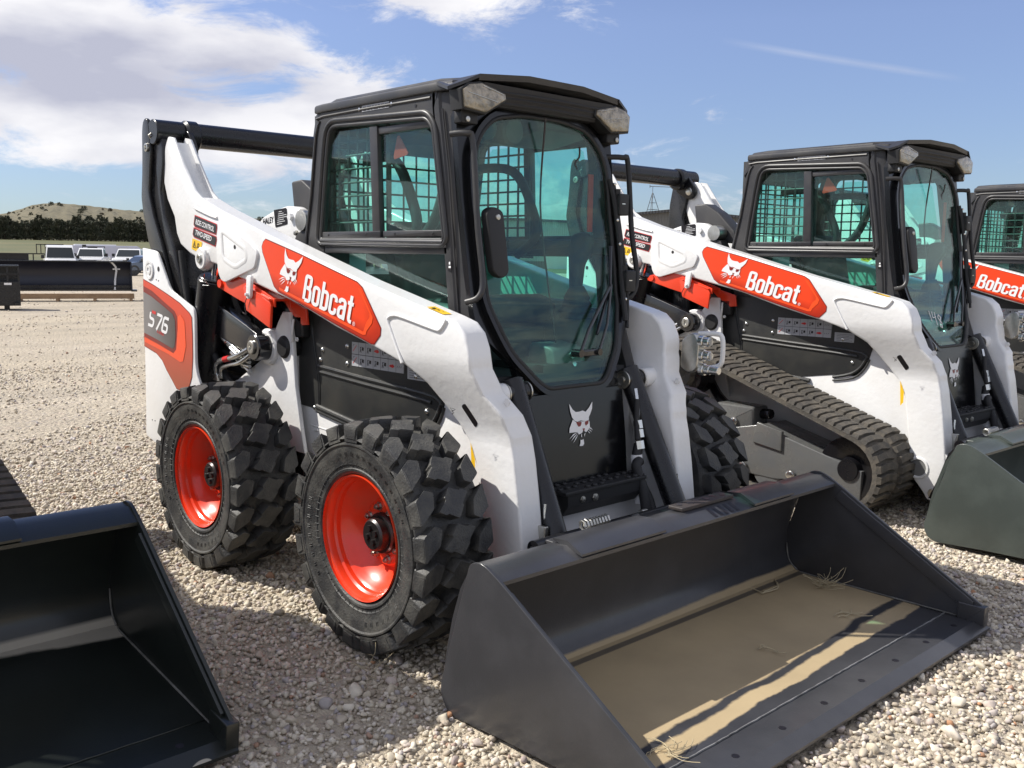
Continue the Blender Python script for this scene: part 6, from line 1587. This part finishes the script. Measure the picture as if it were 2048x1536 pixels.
cabin = [(-1.9, .9), (-1.2, 1.40), (-.1, 1.46), (.5, 1.36), (1.15, .9)]
car = vehicle('parked_car', body, 1.8, M['carblue'], cabin, (1.4, -1.4), (-.4, .4, .42, .60), (.55, .82, .60, .76))
car.scale = (.9, .9, .9); car.location = pos(az_px(300), 66); car.rotation_euler.z = face(az_px(300)) + R(-62); tag(car, 'low grey blue car beside the machine side panel at the edge of the lot', 'car')
# enclosed trailer
tr = empty('enclosed_trailer'); mb = MB(); mb.prism(rounded([(-5.2, .5), (-5.2, 2.35), (-4.9, 2.5), (4.8, 2.5), (5.2, 2.3), (5.2, .5)], .08, 3), -1.25, 1.25, .05); obj('body', mb, M['trailer'], tr, smooth=35)
mb = MB(); mb.prism([(2.2, .62), (2.2, 2.22), (3.6, 2.22), (3.6, .62)], -1.28, -1.25, .01); obj('door', mb, M['trailer'], tr, smooth=35)
mb = MB(); mb.box(2.16, 2.2, -1.262, -1.25, .6, 2.25); mb.box(3.6, 3.64, -1.262, -1.25, .6, 2.25); mb.box(2.16, 3.64, -1.262, -1.25, 2.22, 2.26); obj('door_trim', mb, M['steel'], tr, smooth=0)
mb = MB(); mb.box(-3.5, 2.0, -.9, .9, 2.49, 2.62, .03); obj('roof_bow', mb, M['carwhite'], tr, smooth=40)
for wx in (-.5, .45):
    for s_ in (-1, 1): mb = MB(); mb.lathe((wx, s_ * 1.0, .36), (0, s_, 0), [(.1, 0), (.34, 0), (.36, .04), (.36, .2), (.34, .24), (.12, .24)], 24); obj('wheel', mb, M['tyre'], tr, smooth=40)
tr.scale = (.60, 1, .80); tr.location = pos(az_px(209), 92); tr.rotation_euler.z = R(az_px(205) - 90 + 4); tag(tr, 'long pale lavender enclosed cargo trailer behind the white pickups', 'cargo trailer')
# flat trailer
ft = empty('flatbed_trailer'); mb = MB(); mb.box(-3.2, 3.2, -1.1, 1.1, .62, .80, .01)
for x in (-3.1, -1.6, 0, 1.6, 3.1): mb.box(x - .04, x + .04, -1.12, -1.05, .8, 1.25)
mb.box(-3.2, 3.2, -1.12, -1.06, 1.22, 1.30); mb.box(-3.2, 3.2, 1.06, 1.12, 1.22, 1.30); obj('deck', mb, M['plastic'], ft, smooth=0)
mb = MB()
for k in range(7): mb.box(.2 + k * .28, .26 + k * .28, -.6, -.54, 1.25, 1.95)
mb.box(.2, 2.0, -.6, -.54, 1.90, 1.96); mb.box(-2.8, -.3, -.9, .6, .8, 1.25, .03); obj('stake_rack', mb, M['plastic'], ft, smooth=0)
for wx in (-.4, .5):
    for s_ in (-1, 1): mb = MB(); mb.lathe((wx, s_ * .95, .36), (0, s_, 0), [(.1, 0), (.34, 0), (.36, .04), (.36, .2), (.34, .24), (.12, .24)], 20); obj('wheel', mb, M['tyre'], ft, smooth=40)
ft.location = pos(az_px(75), 78); ft.rotation_euler.z = R(az_px(75) - 90); tag(ft, 'black flatbed trailer with a short stake rack, left of the white van', 'trailer')

# ------------------------------------------------------------------ snow pusher on its skid, steel attachment
sp = empty('snow_pusher'); mb = MB()
sec = [(0, .18), (-.16, .30), (-.22, .55), (-.20, .80), (-.10, 1.00), (.02, 1.10), (.05, 1.10), (-.06, .99), (-.16, .80), (-.18, .55), (-.12, .32), (.04, .19)]
mb.prism(sec, -2.5, 2.5, 0); obj('moldboard', mb, mat('navy_black_steel', (.012, .014, .026), .35, noise=(2, (.02, .022, .03), .5)), sp, smooth=50)
mb = MB(); mb.box(-.05, .16, -2.5, 2.5, 1.10, 1.14, .005); mb.box(-.02, .02, -2.5, 2.5, .10, .30); mb.box(-.19, -.165, 1.0, 1.2, .84, .86); obj('top_rail', mb, M['black'], sp, smooth=0)
for s_ in (-1, 1): mb = MB(); mb.prism([(-.25, .15), (-.22, 1.12), (.10, 1.12), (.22, .60), (.35, .25), (.35, .12)], s_ * 2.5, s_ * 2.54, .004); mb.box(-.3, .5, s_ * 2.50, s_ * 2.66, .10, .15); obj('end_plate', mb, M['black'], sp, smooth=30)
mb = MB(); mb.tube([(.06, 1.96, 1.15), (-.02, 2.10, .95), (-.10, 2.12, .80), (-.10, 2.08, .5), (.03, 2.06, .14)], .03, 6); mb.tube([(-.10, 2.02, .86), (-.10, 2.22, .86)], .03, 6); mb.tube([(.06, 1.96, 1.15), (.06, 2.3, 1.15)], .02, 6); obj('strap', mb, M['dec_w'], sp, smooth=50)
mb = MB(); mb.box(-.16, -.15, -.55, -.42, .86, .90); obj('price_sticker', mb, M['dec_w'], sp, smooth=0)
a0 = Vector((-27.1, 5.6, 0)); b0 = Vector((-25.9, 8.75, 0)); d_ = (b0 - a0).normalized(); ang = math.atan2(d_.y, d_.x) - math.pi / 2
sp.location = b0 - d_ * 2.5 + Vector((0, 0, .10)); sp.rotation_euler.z = ang; sp.scale = (1, 1, .84); tag(sp, 'long navy black snow pusher blade with a white strap, resting on a wooden skid', 'snow pusher')
wd = empty('wooden_skid'); 
for x in (-.25, .25): mb = MB(); mb.box(x - .06, x + .06, -2.55, 2.58, .06, .19, .01); obj('beam', mb, M['wood'], wd, smooth=0)
for k in range(6): mb = MB(); mb.box(-.42, .42, -2.45 + k * .98, -2.37 + k * .98, -.02, .06, .005); obj('runner', mb, M['wood'], wd, smooth=0)
wd.location = sp.location - Vector((0, 0, .10)); wd.rotation_euler.z = ang; tag(wd, 'brown timber skid under the long snow pusher blade', 'skid'); sp.location.z += .09
at = empty('steel_attachment'); mb = MB(); mb.box(-.35, .30, -.42, .36, .10, .68, .01); mb.box(-.35, .25, -.42, .36, 1.02, 1.07, .005)
for y_ in (-.40, -.15, .10, .34): mb.box(.22, .26, y_ - .02, y_ + .02, .68, 1.02)
mb.box(.22, .26, -.42, .36, .84, .87); mb.box(-.30, -.26, -.42, .36, .68, 1.02); mb.box(-.1, .1, .0, .12, -.01, .10); obj('steel_frame', mb, M['black'], at, smooth=0)
mb = MB(); mb.box(.30, .303, .02, .18, .60, .65); obj('paper_label', mb, M['dec_w'], at, smooth=0); mb = MB(); mb.box(.26, .50, .22, .34, .12, .18); mb.box(.26, .29, .28, .33, .25, .40); obj('bracket', mb, M['black'], at, smooth=0)
at.location = pos(az_px(12), 26.5); at.rotation_euler.z = R(az_px(12) + 180); tag(at, 'black steel attachment with a slotted top standing left of the snow pusher', 'attachment')

# ------------------------------------------------------------------ buildings and antenna
def ribbed(name, base, sc, rough=.5):
    m = mat(name, base, rough); nt = m.node_tree; N = nt.nodes; L = nt.links; tc = N.new('ShaderNodeTexCoord'); w = N.new('ShaderNodeTexWave'); w.inputs['Scale'].default_value = sc; w.bands_direction = 'X'; L.new(tc.outputs['Object'], w.inputs['Vector'])
    b = N.new('ShaderNodeBump'); b.inputs['Strength'].default_value = 1; b.inputs['Distance'].default_value = .08; L.new(w.outputs['Fac'], b.inputs['Height']); L.new(b.outputs[0], N['Principled BSDF'].inputs['Normal']); return m
M['wallg'] = ribbed('grey_ribbed_wall', (.16, .155, .15), 1.1); M['wallp'] = ribbed('pale_ribbed_wall', (.52, .54, .52), 1.3); M['roofd'] = ribbed('dark_metal_roof', (.06, .06, .065), 1.0)
def building(name, L_, D_, eave, ridge_, wall, azc, r_, turn, n_win):
    t = empty(name); mb = MB(); mb.prism([(-L_ / 2, 0), (L_ / 2, 0), (L_ / 2, eave), (0, ridge_), (-L_ / 2, eave)], 0, D_); obj('wall', mb, wall, t, smooth=0)
    mb = MB(); mb.prism([(-L_ / 2 - .4, eave - .10), (0, ridge_ + .02), (L_ / 2 + .4, eave - .10), (L_ / 2 + .4, eave + .16), (0, ridge_ + .28), (-L_ / 2 - .4, eave + .16)], -.4, D_ + .4); obj('roof', mb, M['roofd'], t, smooth=0)
    mb = MB(); mb.box(-L_ / 2, L_ / 2, -.06, 0, 0, 1.1); obj('wainscot', mb, M['wallg'], t, smooth=0)
    for k in range(n_win):
        x = -L_ / 2 + (k + .5) * L_ / n_win
        if k % 2: mb = MB(); mb.box(x - 1.9, x + 1.9, -.10, 0, 0, 3.9); obj('roller_door', mb, M['carwhite'], t, smooth=0)
        else: mb = MB(); mb.box(x - .8, x + .8, -.10, 0, 1.3, 2.6); f = obj('window', mb, M['steel'], t, smooth=0); mb = MB(); mb.box(x - .7, x + .7, -.12, -.10, 1.4, 2.5); obj('pane', mb, M['carglass'], f, smooth=0)
    t.location = pos(azc, r_); t.rotation_euler.z = R(azc - 90 + turn); return t
b1 = building('metal_workshop', 15, 24, 5.6, 6.25, M['wallg'], az_px(1345), 100, 0, 3); tag(b1, 'dark grey ribbed metal workshop with low gable, under the antenna tower', 'building')
b2 = building('metal_shed', 16, 20, 5.55, 5.7, M['wallp'], az_px(1020), 112, 0, 4); tag(b2, 'pale ribbed metal building seen through the nearest cab', 'building')
an = empty('antenna_tower'); mb = MB()
for k in range(3): a = 2 * math.pi * k / 3 + .3; mb.tube([(1.0 * math.cos(a), 1.0 * math.sin(a), 0), (.05 * math.cos(a), .05 * math.sin(a), 2.5)], .035, 6)
mb.tube([(0, 0, .6), (0, 0, 3.2)], .03, 6)
for z in (.8, 1.5, 2.1): 
    rr = 1.0 - z * .38; P = [(rr * math.cos(2 * math.pi * k / 3 + .3), rr * math.sin(2 * math.pi * k / 3 + .3), z) for k in range(4)]; mb.tube(P, .02, 5)
obj('tripod', mb, M['under'], an, smooth=50)
mb = MB(); mb.tube([(-.3, 0, 3.2), (2.1, .2, 3.12)], .035, 6)
for k in range(7): mb.tube([(-.2 + k * .35, -.35 + k * .02, 3.19 - k * .01), (-.2 + k * .35, .35 + k * .02, 3.19 - k * .01)], .02, 5)
mb.tube([(-.3, 0, 3.05), (-.3, 0, 3.35)], .04, 6); obj('aerial', mb, M['under'], an, smooth=50)
an.location = pos(az_px(1299), 104, 5.85); an.rotation_euler.z = R(az_px(1299) - 90); tag(an, 'thin tripod antenna mast with a yagi aerial on the workshop roof', 'antenna')

# ------------------------------------------------------------------ small debris
M['straw'] = mat('dry_straw', (.42, .35, .22), .8)
def twigs(name, loc, n, L_, seed, label, up=.6, r_=.0012):
    rg = random.Random(seed); mb = MB()
    for k in range(n):
        a = rg.uniform(0, 6.28); l = L_ * rg.uniform(.4, 1); e = rg.uniform(0, up); p = Vector((rg.uniform(-.03, .03), rg.uniform(-.03, .03), 0))
        q = p + Vector((math.cos(a) * l * .5, math.sin(a) * l * .5, l * e * .6)); w = q + Vector((math.cos(a + .7) * l * .4, math.sin(a + .7) * l * .4, l * e * .5)); mb.tube([tuple(p), tuple(q), tuple(w)], r_, 4, 2)
    o = obj(name, mb, M['straw'], None, smooth=60); o.location = loc; tag(o, label, 'dry grass'); return o
twigs('grass_tuft', (.82, .86, .045), 34, .12, 3, 'wispy tuft of dry grass in the far corner of the front bucket')
o = twigs('grass_stalk', (.69, .60, .048), 3, .20, 8, 'straight dry stalk lying near the back of the front bucket', .02, .003)
twigs('seed_husk', (1.02, .10, .043), 7, .06, 5, 'curled seed husk on the mud in the middle of the front bucket', .35, .0018)
twigs('grass_litter', (1.03, .62, .043), 9, .10, 15, 'flat scraps of straw on the mud by the far bucket side', .05, .0015)
twigs('grass_weed', (.16, -.96, -.005), 8, .13, 9, 'thin weed growing beside the front tyre of the nearest loader', 1.0, .0012)
twigs('straw_scrap', (1.22, -.72, .043), 16, .12, 31, 'tangle of straw at the near front corner of the front bucket', .08, .0012)
